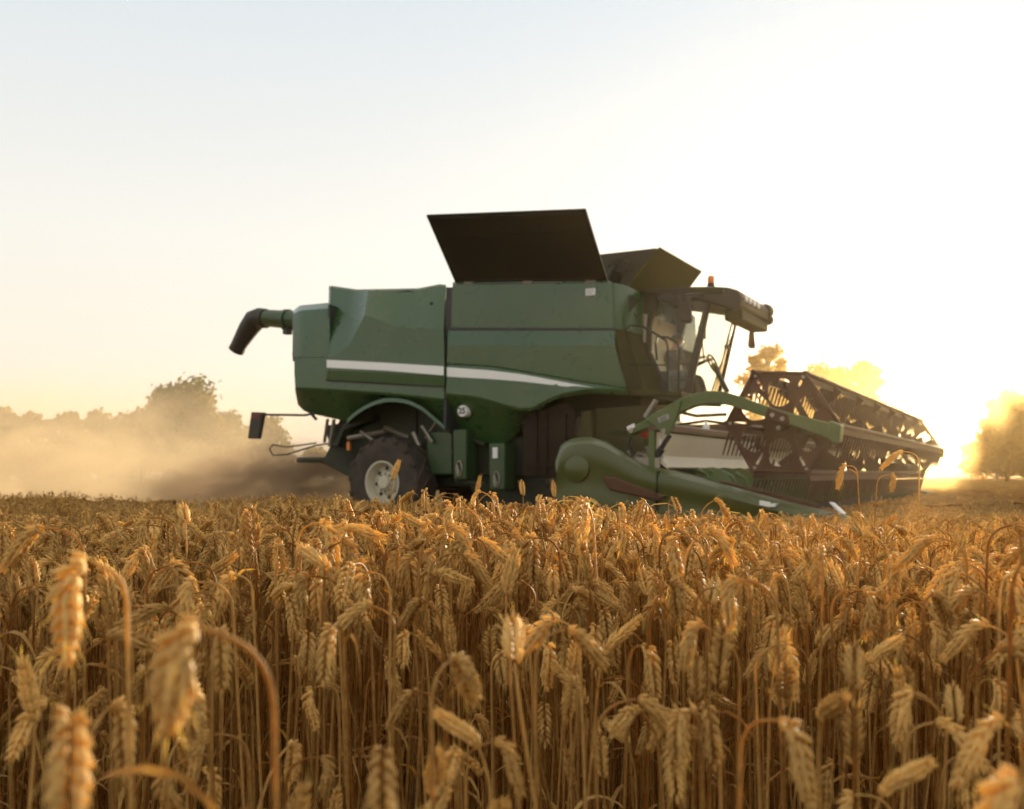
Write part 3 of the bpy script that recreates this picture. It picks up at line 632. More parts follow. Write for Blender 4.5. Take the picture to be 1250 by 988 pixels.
for i in range(6):
    th = i/5*math.pi*.52
    for k in range(n_): mb.v.append(tuple(hc+Vector((.112*math.sin(th)*math.cos(2*math.pi*k/n_), .094*math.sin(th)*math.sin(2*math.pi*k/n_), .10*math.cos(th)))))
for i in range(5):
    for k in range(n_): mb.f.append((i*n_+k, i*n_+(k+1) % n_, (i+1)*n_+(k+1) % n_, (i+1)*n_+k))
mb.build('hair', M['hair'], pn)
mb = MB()
for s in (-1, 1): mb.lathe([(0, -.01), (.028, -.01), (.032, 0), (.02, .01)], J(-.13, .083*s, .03), 10)
mb.build('ear', M['skin'], pn)

# ---- feeder house between the body and the header
mb = MB(); fz = [UZ(770, 492, .9), UZ(800, 492, .9)]
UH = P(790, 545, -3.2).x                                   # back of the header
mb.hexa([(4.0, .8, 1.2), (4.0, 2.5, 1.2), (4.0, 2.5, 2.1), (4.0, .8, 2.1)], [(UH, .7, .45), (UH, 2.6, .45), (UH, 2.6, 1.35), (UH, .7, 1.35)]); mb.build('feeder_house', M['green_dark'], H, bevel=.03)
mb = MB(); q = [P(803, 489, .3), P(890, 489, .8), P(905, 530, .8), P(803, 527, .3)]
mb.tube([P(815, 500, .5), P(850, 508, .6), P(888, 506, .7)], .03, 6); mb.tube([P(820, 520, .5), P(862, 514, .6), P(900, 519, .7)], .025, 6); mb.tube([P(800, 492, .3), P(880, 494, .9)], .04, 6)
mb.build('feeder_hose', M['olive'], H)
mb = MB(); mb.box(4.2, UH+.2, .7, 2.6, 1.35, 1.75); mb.build('cab_underframe', mat('rusty_brown_steel', (.11, .045, .02), .6, dust=.3), H, bevel=.03)
mb = MB(); p = P(862, 525, .2); mb.lathe([(.0, -.06), (.05, -.06), (.055, .05), (.02, .1), (.02, .13), (0, .13)], p, 12, 'z'); mb.build('lamp', M['white'], H)

# ================================================================== HEADER
V0, V1 = -3.38, 7.4
uh, zh = UZ(800, 545, -3.2)
def hv(v): return v
# table: back sheet, floor, knife bar
mb = MB(); zb = P(800, 526, -3.1).z; zl = P(800, 560, -3.1).z
ub = P(806, 540, -3.1).x
mb.prism([(ub-.12, zl-.3), (ub-.04, zl-.3), (ub-.04, zb), (ub-.12, zb)], V0+.2, V1-.2); ht = mb.build('header_frame', M['green_arm'], H, bevel=.015)
mb = MB(); mb.prism([(ub-.035, zl-.02), (ub+.10, zl-.12), (ub+.12, zl-.10), (ub-.0, zl+.03), (ub-.0, zb-.02), (ub-.035, zb-.02)], V0+.25, V1-.25); mb.build('back_sheet', M['tan'], ht)
mb = MB(); mb.box(ub-.13, ub+.03, V0+.2, V1-.2, zb-.01, zb+.09); mb.build('top_beam', mat('brown_beam', (.10, .05, .025), .5, dust=.3), ht, bevel=.02)
mb = MB(); mb.prism([(ub-.05, zl-.32), (ub+1.55, .22), (ub+1.55, .25), (ub-.05, zl-.27)], V0+.2, V1-.2); mb.build('table_floor', M['brown'], ht)
mb = MB()
for k in range(100): v_ = V0+.25+k*.1; mb.hexa([(ub+1.5, v_-.02, .22), (ub+1.5, v_+.02, .22), (ub+1.5, v_+.02, .26), (ub+1.5, v_-.02, .26)], [(ub+1.66, v_-.003, .235), (ub+1.66, v_+.003, .235), (ub+1.66, v_+.003, .245), (ub+1.66, v_-.003, .245)])
mb.build('knife_bar', M['steel'], ht)
mb = MB(); mb.tube([(ub+.55, V0+.3, .72), (ub+.55, V1-.3, .72)], .22, 20); au = mb.build('auger_drum', M['green_arm'], ht)
mb = MB(); n_ = 420
for k in range(n_+1):
    f = k/n_; v_ = V0+.35+(V1-V0-.7)*f; a = f*(V1-V0)/.55*2*math.pi*(1 if f < .5 else -1)
    mb.v += [(ub+.55+.21*math.cos(a), v_, .72+.21*math.sin(a)), (ub+.55+.33*math.cos(a), v_, .72+.33*math.sin(a))]
for k in range(n_): mb.f.append((2*k, 2*k+2, 2*k+3, 2*k+1))
mb.build('auger_flight', M['green_arm'], au, solid=.006)

# end shields: near one drawn from its outline, far one mirrored
topl = [(679.5, 563), (681, 552), (686, 544), (696, 538), (708, 535.5), (722, 535.5), (740, 541), (763, 556), (785, 569), (802, 573), (822, 576), (852, 584), (900, 598), (960, 615), (1000, 624), (1034, 633)]
def row(dy0, dy1, v, bottom=None, vt=None):
    o = []
    for i, (x, y) in enumerate(topl):
        f = (x-680)/354; yb = 632+14*min(1, f*3) if bottom is None else bottom
        yy = y+(dy0+(yb-y-dy0)*dy1)
        o.append((x, min(yy, 650), v+(0 if vt is None else vt*f)))
    return o
rows = [[(x, y+1, v+.33) for x, y, v in row(0, 0, -3.35)], [(x, y-.2, v+.16) for x, y, v in row(0, 0, -3.35)], row(2.5, 0, -3.33), row(7, .0, -3.40), row(12, .04, -3.42), row(12, .22, -3.40), row(12, .32, -3.385), row(12, .60, -3.375), row(12, .70, -3.39), row(12, 1, -3.36)]
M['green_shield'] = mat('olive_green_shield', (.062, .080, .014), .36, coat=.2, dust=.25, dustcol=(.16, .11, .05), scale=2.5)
def widen(rs):
    out_ = []
    for r in rs: out_.append(resample(r, 60))
    return out_
mb = MB(); rs = widen(rows); n_ = 60
for r in rs:
    for i, (x, y, v) in enumerate(r):
        # the shield bulges at its rear drum and thins to a point
        f = i/(n_-1); p = P(x, y, v); p.y = v+.10*f**2-.0
        mb.v.append(tuple(p))
for i in range(len(rs)-1):
    for k in range(n_-1): mb.f.append((i*n_+k, i*n_+k+1, (i+1)*n_+k+1, (i+1)*n_+k))
es = mb.build('end_shield', M['green_shield'], H, solid=.03, angle=38)
mb = MB()
for v_, k_ in zip([Vector(q_) for q_ in mb.v], range(0)): pass
vs = [Vector(es.data.vertices[i].co) for i in range(len(es.data.vertices))]
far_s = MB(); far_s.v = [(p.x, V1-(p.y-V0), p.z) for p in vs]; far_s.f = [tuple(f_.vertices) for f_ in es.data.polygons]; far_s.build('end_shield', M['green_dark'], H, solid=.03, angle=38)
# inner wall of the near shield, divider point, decals, painted recess shade
mb = MB(); i0 = [P(x, y+2, -3.05) for x, y in topl[3:]]; i1 = [Vector((p.x, p.y, .2)) for p in i0]
mb.v = [tuple(p) for p in i0+i1]; nn = len(i0); mb.f = [(k, k+1, nn+k+1, nn+k) for k in range(nn-1)]; mb.build('inner_shield', M['reel'], es, solid=.02)
mb = MB(); q = [P(733, 581, -3.44), P(750, 583, -3.44), P(812, 606, -3.44), P(803, 612, -3.44), P(742, 598, -3.44)]; mb.hexa([Vector((p.x, -3.43, p.z)) for p in q], [Vector((p.x, -3.33, p.z)) for p in q]); mb.build('recess_shade', M['reel'], es, bevel=.02)  # raised plate; the shade of a recess is put into its brown
mb = MB(); c_ = P(703, 572, -3.43); mb.lathe([(0, .0), (.14, .0), (.16, .012), (.16, .1)], c_, 28); mb.build('drive_cover', M['green_shield'], es)
mb = MB(); q = [P(801.5, 575, -3.43), P(802.5, 575, -3.43), P(800, 628, -3.43), P(799, 628, -3.43)]; mb.hexa([Vector((p.x, -3.435, p.z)) for p in q], [Vector((p.x, -3.36, p.z)) for p in q]); mb.build('shield_seam', M['green_dark'], es)
mb = MB()
for q in ([(927, 611), (939, 613.5), (938, 619), (927, 616.5)], [(939, 615), (949, 614.5), (945, 619), (938, 619)]):
    q = [P(x, y, -3.40) for x, y in q]; mb.hexa([Vector((p.x, -3.402, p.z)) for p in q], [Vector((p.x, -3.33, p.z)) for p in q])
mb.build('shield_badge', M['stripe'], es)
mb = MB(); q = [P(1011, 613, -3.32), P(1016, 614, -3.32), P(1031, 628, -3.32), P(1024, 627, -3.32)]; mb.hexa(q, [p+Vector((0, .12, 0)) for p in q]); mb.build('divider_point', M['stripe'], es, bevel=.01)
mb = MB()
for dy in (0, 5): mb.tube([P(850, 581+dy, -3.0), P(905, 594+dy, -3.0), P(960, 608+dy, -3.0), P(1000, 617+dy, -3.0)], .02, 6)
mb.build('divider_rod', M['reel'], es)
mb = MB()
for k in range(4): mb.tube([P(850+k*16, 572+k*2, -2.9), P(862+k*16, 578+k*2.2, -2.9), P(868+k*16, 590+k*3, -2.9)], .022, 6)
mb.build('crop_hose', M['green_arm'], es)

# reel
VR0, VR1 = -2.95, 7.0
hc = P(953, 516.5, VR0); RC = (hc.x, hc.z); RR = .615
verts_px = [(920, 455), (983, 456), (1026, 520), (987, 577), (919, 575), (887, 517)]
hexv = [P(x, y, VR0) for x, y in verts_px]
reel = bpy.data.objects.new('reel', None); C.objects.link(reel); reel.parent = H
def holes(pts, center, spokes=True):
    """the plate's outline, then its openings, as closed loops in (u, z)"""
    cu_, cz_ = center; loops = [[(p.x, p.z) for p in pts]]
    for k in range(6):
        a, b = pts[k], pts[(k+1) % 6]; m = Vector(((a.x+b.x)/2-cu_, 0, (a.z+b.z)/2-cz_)); L_ = m.length; ang = math.atan2(m.z, m.x)
        r = .155 if k in (0, 3, 4, 5) else .13
        cc = (cu_+math.cos(ang)*L_*.62, cz_+math.sin(ang)*L_*.62)
        loops.append([(cc[0]+r*math.cos(t)*(1.0+.15*math.cos(2*(t-ang))), cc[1]+r*math.sin(t)*(1.0-.05*math.cos(3*(t-ang)))) for t in np.linspace(0, 2*math.pi, 21)[:-1]])
        # slit along each spoke
        sp = math.atan2(a.z-cz_, a.x-cu_); d = (math.cos(sp), math.sin(sp)); n = (-d[1], d[0]); LL = math.hypot(a.x-cu_, a.z-cz_)
        loops.append([(cu_+d[0]*LL*f+n[0]*w_, cz_+d[1]*LL*f+n[1]*w_) for f, w_ in ((.62, -.013), (.86, -.015), (.86, .015), (.62, .013))])
        for sg in (-1, 1):
            a2 = sp+sg*.36; d2 = (math.cos(a2), math.sin(a2)); n2 = (-d2[1], d2[0])
            loops.append([(cu_+d2[0]*LL*f+n2[0]*w_, cz_+d2[1]*LL*f+n2[1]*w_) for f, w_ in ((.66, -.012), (.76, -.014), (.76, .014), (.66, .012))])
    return loops
def cut_plate(name, loops, v, th, mt, parent):
    cu = bpy.data.curves.new(name, 'CURVE'); cu.dimensions = '2D'; cu.fill_mode = 'BOTH'; cu.extrude = th/2
    for lp in loops:
        s = cu.splines.new('POLY'); s.points.add(len(lp)-1); s.use_cyclic_u = True
        for q, (x, z) in zip(s.points, lp): q.co = (x, z, 0, 1)
    o = bpy.data.objects.new(name, cu); C.objects.link(o); dg = bpy.context.evaluated_depsgraph_get()
    me = bpy.data.meshes.new_from_object(o.evaluated_get(dg)); bpy.data.objects.remove(o)
    me.transform(Matrix.Rotation(R(90), 4, 'X')); me.transform(Matrix.Translation((0, v, 0))); me.materials.clear(); me.materials.append(mt)
    o = bpy.data.objects.new(name, me); C.objects.link(o); o.parent = parent
    return o
lp = holes(hexv, RC)
ef = cut_plate('reel_end_plate', lp, VR0, .012, M['reel'], reel)
mb = MB()
for k in range(6):
    mb.tube([hexv[k], hexv[(k+1) % 6]], .022, 6)
    mb.lathe([(0, -.04), (.03, -.04), (.034, .03)], (hexv[k].x, VR0, hexv[k].z), 10)
mb.lathe([(0, -.10), (.05, -.10), (.06, -.06), (.12, -.05), (.12, .05)], (RC[0], VR0, RC[1]), 18); mb.build('end_ring', M['reel'], ef)
mb = MB()
for k in range(6):
    sp = Vector((hexv[k].x-RC[0], 0, hexv[k].z-RC[1])); mb.lathe([(0, -.022), (.018, -.022), (.02, 0)], (RC[0]+sp.x*.93, VR0, RC[1]+sp.z*.93), 8)
for dx, dz in ((-.1, .08), (.1, .07), (0, -.05)): mb.lathe([(0, -.05), (.022, -.05), (.025, 0)], (RC[0]+dx, VR0-.05, RC[1]+dz), 8)
mb.build('bolt_head', M['steel'], ef)
nf = 7
for k in range(1, nf+1):
    v_ = VR0+(VR1-VR0)*k/nf
    if k < nf:                                             # open star: six arms widening to the bats
        m3 = MB()
        for j in range(6):
            p = hexv[j]; d = Vector((p.x-RC[0], 0, p.z-RC[1])); n = Vector((-d.z, 0, d.x)).normalized()
            c_ = Vector((RC[0], v_, RC[1])); e_ = c_+d
            m3.hexa([c_+n*.05+Vector((0, -.008, 0)), c_-n*.05+Vector((0, -.008, 0)), c_+d*.55-n*.04+Vector((0, -.008, 0)), e_-n*.15-d*.06+Vector((0, -.008, 0)), e_+Vector((0, -.008, 0)), e_+n*.15-d*.06+Vector((0, -.008, 0)), c_+d*.55+n*.04+Vector((0, -.008, 0))],
                    [c_+n*.05+Vector((0, .008, 0)), c_-n*.05+Vector((0, .008, 0)), c_+d*.55-n*.04+Vector((0, .008, 0)), e_-n*.15-d*.06+Vector((0, .008, 0)), e_+Vector((0, .008, 0)), e_+n*.15-d*.06+Vector((0, .008, 0)), c_+d*.55+n*.04+Vector((0, .008, 0))])
        m3.build('reel_spider', M['reel'], reel)
    else: cut_plate('reel_end_plate', lp, v_, .012, M['reel'], reel)
mb = MB(); mb.tube([(RC[0], VR0-.12, RC[1]), (RC[0], VR1+.1, RC[1])], .085, 16); mb.build('reel_tube', M['reel'], reel)
for j in range(6):                                         # six bats, each a tube with a tine row hanging from it
    p = hexv[j]; mb = MB(); mb.tube([(p.x, VR0, p.z), (p.x, VR1, p.z)], .03, 8)
    mb.box(p.x-.008, p.x+.008, VR0+.03, VR1-.03, p.z-.09, p.z-.02)
    n_ = 62
    for k in range(n_):
        v_ = VR0+.1+(VR1-VR0-.2)*k/(n_-1)
        mb.hexa([(p.x-.012, v_-.014, p.z-.1), (p.x+.012, v_-.014, p.z-.1), (p.x+.012, v_+.014, p.z-.1), (p.x-.012, v_+.014, p.z-.1)], [(p.x-.085, v_-.006, p.z-.36), (p.x-.073, v_-.006, p.z-.36), (p.x-.073, v_+.006, p.z-.36), (p.x-.085, v_+.006, p.z-.36)])
    mb.build('tine_bar', M['reel'], reel)
# reel arms: near one traced from the photo, far one copied across
VA = -3.12
arm_t = [(769, 524), (786, 515), (800, 505), (815, 497), (830, 488), (848, 481), (866, 477.5), (885, 478.5), (905, 484.5), (925, 492), (945, 499), (975, 507), (1005, 514.5), (1026, 520)]
arm_b = [(770, 532), (787, 525), (803, 519), (816, 513), (830, 505), (848, 497), (866, 493.5), (885, 494), (905, 499), (925, 506), (945, 513), (975, 522), (1005, 533), (1024, 541)]
def arm(v0, v1):
    m = MB()
    for i in range(len(arm_t)-1):
        a = [UZ(*arm_t[i], VA), UZ(*arm_t[i+1], VA), UZ(*arm_b[i+1], VA), UZ(*arm_b[i], VA)]
        b = len(m.v); m.v += [(u, v0, z) for u, z in a]+[(u, v1, z) for u, z in a]
        m.f += [(b, b+1, b+2, b+3), (b+4, b+7, b+6, b+5), (b, b+4, b+5, b+1), (b+3, b+2, b+6, b+7)]
        if i == 0: m.f.append((b, b+3, b+7, b+4))
        if i == len(arm_t)-2: m.f.append((b+1, b+5, b+6, b+2))
    o = m.build('reel_arm', M['green_arm'], H, angle=30)
    bm = bmesh.new(); bm.from_mesh(o.data); bmesh.ops.remove_doubles(bm, verts=bm.verts, dist=1e-4); bmesh.ops.recalc_face_normals(bm, faces=bm.faces); bm.to_mesh(o.data); bm.free()
    b = o.modifiers.new('bevel', 'BEVEL'); b.width = .012; b.segments = 2; b.limit_method = 'ANGLE'; b.angle_limit = R(50)
    return o
ra = arm(VA-.06, VA+.06); arm(VR1+.08, VR1+.2)
mb = MB(); q = [(790, 513.5), (829, 489), (835, 490), (826, 520), (819, 531), (811, 530), (803, 521)]; mb.prism([UZ(x, y, VA) for x, y in q], VA-.08, VA-.05); gus = mb.build('arm_gusset', M['green_arm'], ra, bevel=.01)
mb = MB(); c_ = P(814, 527, VA); mb.lathe([(0, -.11), (.03, -.11), (.035, 0)], c_, 12); c_ = P(756, 526.5, VA); 
c_ = P(774, 526, VA); mb.lathe([(0, -.09), (.03, -.09), (.035, 0)], c_, 12); mb.build('pivot_pin', M['steel'], ra)
mb = MB()
for q in ([(806, 511), (819, 506), (820, 512), (808, 517)],): mb.prism([UZ(x, y, VA) for x, y in q], VA-.088, VA-.079)
sg_ = mb.build('warning_label', mat('grey_label', (.45, .44, .40), .6), gus)
mb = MB()
for k in range(3): mb.prism([UZ(808.5, 511.5+k*1.8, VA), UZ(817.5, 508+k*1.8, VA), UZ(817.6, 508.7+k*1.8, VA), UZ(808.6, 512.2+k*1.8, VA)], VA-.092, VA-.089)
mb.build('print', M['ink'], sg_)
mb = MB(); mb.prism([UZ(766+2, 521.5, VA), UZ(777, 517.2, VA), UZ(778, 522, VA), UZ(769.5, 526, VA)], VA-.075, VA-.062); mb.build('label_plate', M['white'], ra)
mb = MB(); mb.prism([UZ(940, 498, VA), UZ(963, 506, VA), UZ(966, 516, VA), UZ(960, 520, VA), UZ(936, 511, VA)], VA-.10, VA+.1); br = mb.build('bearing_bracket', M['reel'], ra, bevel=.012)
mb = MB()
for px, py in ((946, 507.5), (958, 512), (953.5, 523)): mb.lathe([(0, -.13), (.022, -.13), (.026, -.08)], (lambda p: (p.x, VA, p.z))(P(px, py, VA)), 10)
mb.build('bolt_head', M['steel'], br)
mb = MB(); mb.prism([UZ(1014, 514, VA), UZ(1029, 519, VA), UZ(1027, 540, VA), UZ(1018, 542, VA), UZ(1012, 530, VA)], VA-.09, VA+.09); mb.build('arm_end_cap', M['green_arm'], ra, bevel=.02)
# lift cylinder, posts and hoses below the arm
mb = MB(); mb.tube([P(818, 531, VA), P(806, 549, VA), P(798, 562, VA)], .03, 8); mb.tube([P(769, 533, VA), P(768, 545, VA), P(773, 556, VA)], .022, 8)
mb.tube([P(808, 548, VA), P(797, 563, VA)], .045, 10); mb.build('lift_cylinder', M['black'], ra)
mb = MB(); mb.tube([P(782, 531, VA+.05), P(793, 527, VA+.05), P(806, 528, VA+.05)], .025, 8); mb.tube([P(786, 534, VA+.08), P(800, 530, VA+.08)], .02, 8); mb.build('hydraulic_hose', M['red'], ra)
rnd = random.Random(5); mb = MB()
for k in range(14):
    x0, y0 = 771+rnd.random()*28, 549+rnd.random()*6; a = P(x0, y0, VA+.1*rnd.random())
    mb.tube([a, a+Vector((rnd.uniform(-.08, .1), rnd.uniform(-.05, .05), rnd.uniform(-.05, .08))), a+Vector((rnd.uniform(-.08, .14), 0, rnd.uniform(-.16, -.05)))], rnd.uniform(.010, .022), 6)
mb.box(*(lambda p: (p.x-.18, p.x+.25, p.y-.05, p.y+.12, p.z-.25, p.z-.03))(P(783, 556, VA))); mb.build('valve_block', M['steel'], ra)
mb = MB(); q = [(797, 536), (806, 535), (808, 545), (799, 552)]; mb.prism([UZ(x, y, VA) for x, y in q], VA+.0, VA+.02); mb.build('label_plate', M['stripe'], ra)
mb = MB(); mb.tube([P(788, 510, -.9), P(801, 489, -.9)], .04, 10); mb.build('coupling_cylinder', M['steel'], H)

# no deeper than thing > part > sub-part
for o in list(bpy.data.objects):
    chain = []; q = o
    while q is not None: chain.append(q); q = q.parent
    if chain[-1] is H and len(chain) > 3:
        loc = o.matrix_basis.copy(); m_ = Matrix.Identity(4)
        for c_ in chain[1:-2]: m_ = c_.matrix_basis @ m_
        o.parent = chain[-2]; o.matrix_basis = m_ @ loc

# ================================================================== GROUND, FAR FIELD, TREES
def ground_mat():
    m, b, t = new_mat('stubble_ground'); N = t.nodes.new; L = t.links.new
    tc = N('ShaderNodeTexCoord'); n1 = N('ShaderNodeTexNoise'); n1.inputs['Scale'].default_value = .6; n1.inputs['Detail'].default_value = 8
    n2 = N('ShaderNodeTexNoise'); n2.inputs['Scale'].default_value = 25; n2.inputs['Detail'].default_value = 5
    L(tc.outputs['Object'], n1.inputs['Vector']); L(tc.outputs['Object'], n2.inputs['Vector'])
    mx = N('ShaderNodeMix'); mx.data_type = 'RGBA'; mx.inputs['A'].default_value = (.07, .042, .02, 1); mx.inputs['B'].default_value = (.20, .13, .055, 1)
    ad = N('ShaderNodeMath'); ad.operation = 'MULTIPLY'; L(n1.outputs['Fac'], ad.inputs[0]); L(n2.outputs['Fac'], ad.inputs[1]); ad2 = N('ShaderNodeMath'); ad2.operation = 'MULTIPLY'; L(ad.outputs[0], ad2.inputs[0]); ad2.inputs[1].default_value = 2.5
    L(ad2.outputs[0], mx.inputs['Factor']); L(mx.outputs['Result'], b.inputs['Base Color']); b.inputs['Roughness'].default_value = 1.0; b.inputs['Specular IOR Level'].default_value = 0.0
    bp = N('ShaderNodeBump'); bp.inputs['Strength'].default_value = .6; bp.inputs['Distance'].default_value = .03; L(n2.outputs['Fac'], bp.inputs['Height']); L(bp.outputs[0], b.inputs['Normal'])
    return m
mb = MB(); n_ = 40
for i in range(n_+1):
    for j in range(n_+1): mb.v.append((-250+500*j/n_, -6+228*(i/n_)**2, 0))
for i in range(n_):
    for j in range(n_): mb.f.append((i*(n_+1)+j, i*(n_+1)+j+1, (i+1)*(n_+1)+j+1, (i+1)*(n_+1)+j))
tag(mb.build('ground', ground_mat()), kind='structure')

def to_local(x, y):
    dx, dy = x-ORG.x, y-ORG.y
    return dx*CA-dy*SA, dx*SA+dy*CA                        # forward, across
def uncut(x, y):
    """where the crop still stands: everywhere but the swath behind the knife"""
    u, v = to_local(x, y)
    return ~((v > -3.52) & (v < 7.55) & (u < np.where(v < -2.75, 8.9, 7.95))) & ~((v >= 7.6) & (u < -2))
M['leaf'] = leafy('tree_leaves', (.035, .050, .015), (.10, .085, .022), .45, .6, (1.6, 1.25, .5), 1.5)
M['sunlit_leaf'] = leafy('sunlit_leaves', (.16, .075, .012), (.36, .20, .03), .62, .6, (1.5, 1.15, .45), 1.5)  # orange of the sun shining through is put into the leaf colour
M['bark'] = mat('bark', (.06, .045, .03), .9, scale=8)
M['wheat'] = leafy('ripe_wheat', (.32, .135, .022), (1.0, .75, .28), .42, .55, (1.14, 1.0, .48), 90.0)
M['farwheat_shaded'] = leafy('far_wheat', (.16, .072, .018), (.34, .17, .045), .2, 1.0, (1.2, .9, .5), 3.0, 0.0)  # darker than near wheat: shade between the stalks put into the colour
# the crop seen as one mass beyond the header
gx = []; ys = np.concatenate([np.arange(13, 60, .4), np.arange(60, 219, 1.5)]); vs = []; fs = []; idx = {}
for iy, y in enumerate(ys):
    xs_ = np.linspace(-.75*y-6, .62*y+6, 260)
    z_ = .52+.10*RNG.random(260)+.05*np.sin(xs_*.35+y*.2)+.03*np.sin(xs_*1.3)
    for ix in range(260): vs.append((xs_[ix], y+.2*RNG.random(), z_[ix]))
vs = np.array(vs); q = []
ok_ = uncut(vs[:, 0], vs[:, 1]).reshape(len(ys), 260)
for iy in range(len(ys)-1):
    o_ = ok_[iy, :-1] & ok_[iy, 1:] & ok_[iy+1, :-1] & ok_[iy+1, 1:]
    a = iy*260+np.nonzero(o_)[0]; q.append(np.stack([a, a+1, a+261, a+260], 1))
me = npmesh('far_wheat', vs, quads=np.concatenate(q), tint=RNG.random(len(vs))); me.materials.append(M['farwheat_shaded'])
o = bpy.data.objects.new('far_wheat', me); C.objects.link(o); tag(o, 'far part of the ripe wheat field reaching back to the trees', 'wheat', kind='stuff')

def tree(px, ytop, halfw, depth, label, leaves=5000, sparse=.0, seed=0, leaf=.24, group=None):
    """a trunk forking into limbs, with leaf clumps round the limb ends"""
    rg = np.random.default_rng(seed+100); x = (px-CX)/F*depth; h = CAMH+(HY-ytop)/F*depth; r = halfw/F*depth
    root = empty('tree', (x, depth, 0)); tag(root, label, 'tree', group)
    mb = MB(); fork = h*.28; mb.tube([(0, 0, -.1), (.1, 0, fork*.6), (.0, .1, fork), (.15, 0, h*.6), (.1, .1, h*.82)], [.05*h*.6, .035*h*.6, .03*h*.6, .018*h*.6, .006*h], 8)
    tips = [(np.array([.1, .1, h*.86]), .55)]
    nl = 17
    for k in range(nl):
        a = k*2.4+rg.random(); f = .25+.62*k/nl; z0 = h*f
        prof = math.sin(min(1, max(.12, (1.06-f)/.72))*math.pi*.5)       # wider low, narrow at the top
        L_ = r*prof*rg.uniform(.55, 1.0)
        e = np.array([L_*math.cos(a), L_*math.sin(a), z0+L_*.35+h*.06*rg.random()])
        m_ = np.array([e[0]*.5, e[1]*.5, (z0+e[2])*.5-.03*h]); mb.tube([(.08, 0, z0-.08*h), tuple(m_), tuple(e)], [.012*h, .008*h, .003*h], 5)
        tips.append((e, 1.0)); tips.append((m_*.6+e*.4+rg.normal(0, .06*r, 3), .9))
    mb.build('trunk', M['bark'], root)
    n = leaves; ti = rg.integers(0, len(tips), n); c = np.array([t[0] for t in tips])[ti]; s = np.array([t[1] for t in tips])[ti]
    cl = rg.uniform(.55, 1.15, len(tips))[ti]*s
    d = rg.normal(0, 1, (n, 3)); d /= np.linalg.norm(d, axis=1)[:, None]
    p = c+d*(rg.random(n)**.5*r*.36*cl)[:, None]*np.array([1, 1, .8])
    # twigs reaching out of the outline
    k_ = rg.random(n) < .10; p[k_] += d[k_]*(r*.16*rg.random(k_.sum()))[:, None]
    p[:, 2] = np.clip(p[:, 2], h*.08, None)
    if sparse: keep = rg.random(n) > sparse; p = p[keep]; ti = ti[keep]; n = len(p)
    a = rg.normal(0, 1, (n, 3)); a /= np.linalg.norm(a, axis=1)[:, None]; b = np.cross(a, rg.normal(0, 1, (n, 3))); b /= np.linalg.norm(b, axis=1)[:, None]
    sz = leaf*rg.uniform(.6, 1.3, n)[:, None]
    V = np.stack([p-a*sz, p+b*sz*.55, p+a*sz, p-b*sz*.55], 1).reshape(-1, 3); Q = np.arange(4*n).reshape(n, 4)
    tt = np.repeat(rg.uniform(.0, .9, len(tips))[ti]*.6+.4*rg.random(n), 4)
    me = npmesh('crown', V, quads=Q, tint=tt); me.materials.append(M['sunlit_leaf' if px > 600 else 'leaf']); o = bpy.data.objects.new('crown', me); C.objects.link(o); o.parent = root
    return root
TG = 'trees along the far edge of the field'
for a in ((-8, 493, 30, 95, 'dark round tree at the left end of the far tree line'),
          (30, 501, 28, 98, 'low dark tree beside the tall one at the left end of the tree line'),
          (78, 502, 30, 104, 'small round hazy tree second in from the left end of the tree line'),
          (122, 500, 26, 104, 'small hazy tree with a flat top left of the big domed tree'),
          (172, 498, 36, 98, 'low spreading tree touching the left flank of the big domed tree'),
          (217, 470, 64, 92, 'big domed tree with a ragged top, tallest on the dusty side'),
          (272, 501, 34, 98, 'low hazy tree on the right flank of the big domed tree'),
          (325, 512, 34, 110, 'faint low tree behind the marker board of the harvester'),
          (935, 402, 34, 58, 'thin loose tree showing just in front of the cab'),
          (1003, 439, 40, 54, 'golden backlit tree rising behind the top of the reel'),
          (1046, 436, 46, 56, 'bushy orange backlit tree behind the middle of the reel'),
          (975, 466, 52, 60, 'low bushy tree behind the end plate of the reel'),
          (1228, 474, 34, 56, 'slim golden tree right of the setting sun'),
          (1216, 534, 46, 60, 'low golden bush at the foot of the slim tree by the sun'),
          (1262, 540, 52, 52, 'low orange bush under the broad tree at the end of the field'),
          (1266, 500, 70, 56, 'broad orange bushy tree at the right edge beyond the sun')):
    big = a[2] > 50
    tree(*a, leaves=9000 if big else (4000 if a[0] in (935,) else 4500 if a[0] < 600 else 7000), seed=int(a[0])+50, group=TG, leaf=.30 if a[0] < 400 else .17)
# far-off woods that read as one mass
n = 26000; x = RNG.uniform(-200, 20, n); hh = 6.5+2.2*np.sin(x*.11)+1.6*np.sin(x*.37+1)+1.0*np.sin(x*.9)
x2 = RNG.uniform(20, 200, n//4); x = np.concatenate([x, x2]); hh = np.concatenate([hh, 2.0+.6*np.sin(x2*.4)])
n = len(x); p = np.stack([x, 205+RNG.uniform(-4, 4, n), hh*RNG.random(n)**.6], 1); a = RNG.normal(0, 1, (n, 3)); a /= np.linalg.norm(a, axis=1)[:, None]; b = np.cross(a, RNG.normal(0, 1, (n, 3))); b /= np.linalg.norm(b, axis=1)[:, None]; sz = RNG.uniform(.4, .9, n)[:, None]
me = npmesh('treeline', np.stack([p-a*sz, p+b*sz*.7, p+a*sz, p-b*sz*.7], 1).reshape(-1, 3), quads=np.arange(4*n).reshape(n, 4), tint=np.repeat(RNG.random(n), 4)); me.materials.append(M['leaf'])
o = bpy.data.objects.new('treeline', me); C.objects.link(o); tag(o, 'far off woods as a hazy low band along the horizon', 'woods', kind='stuff')

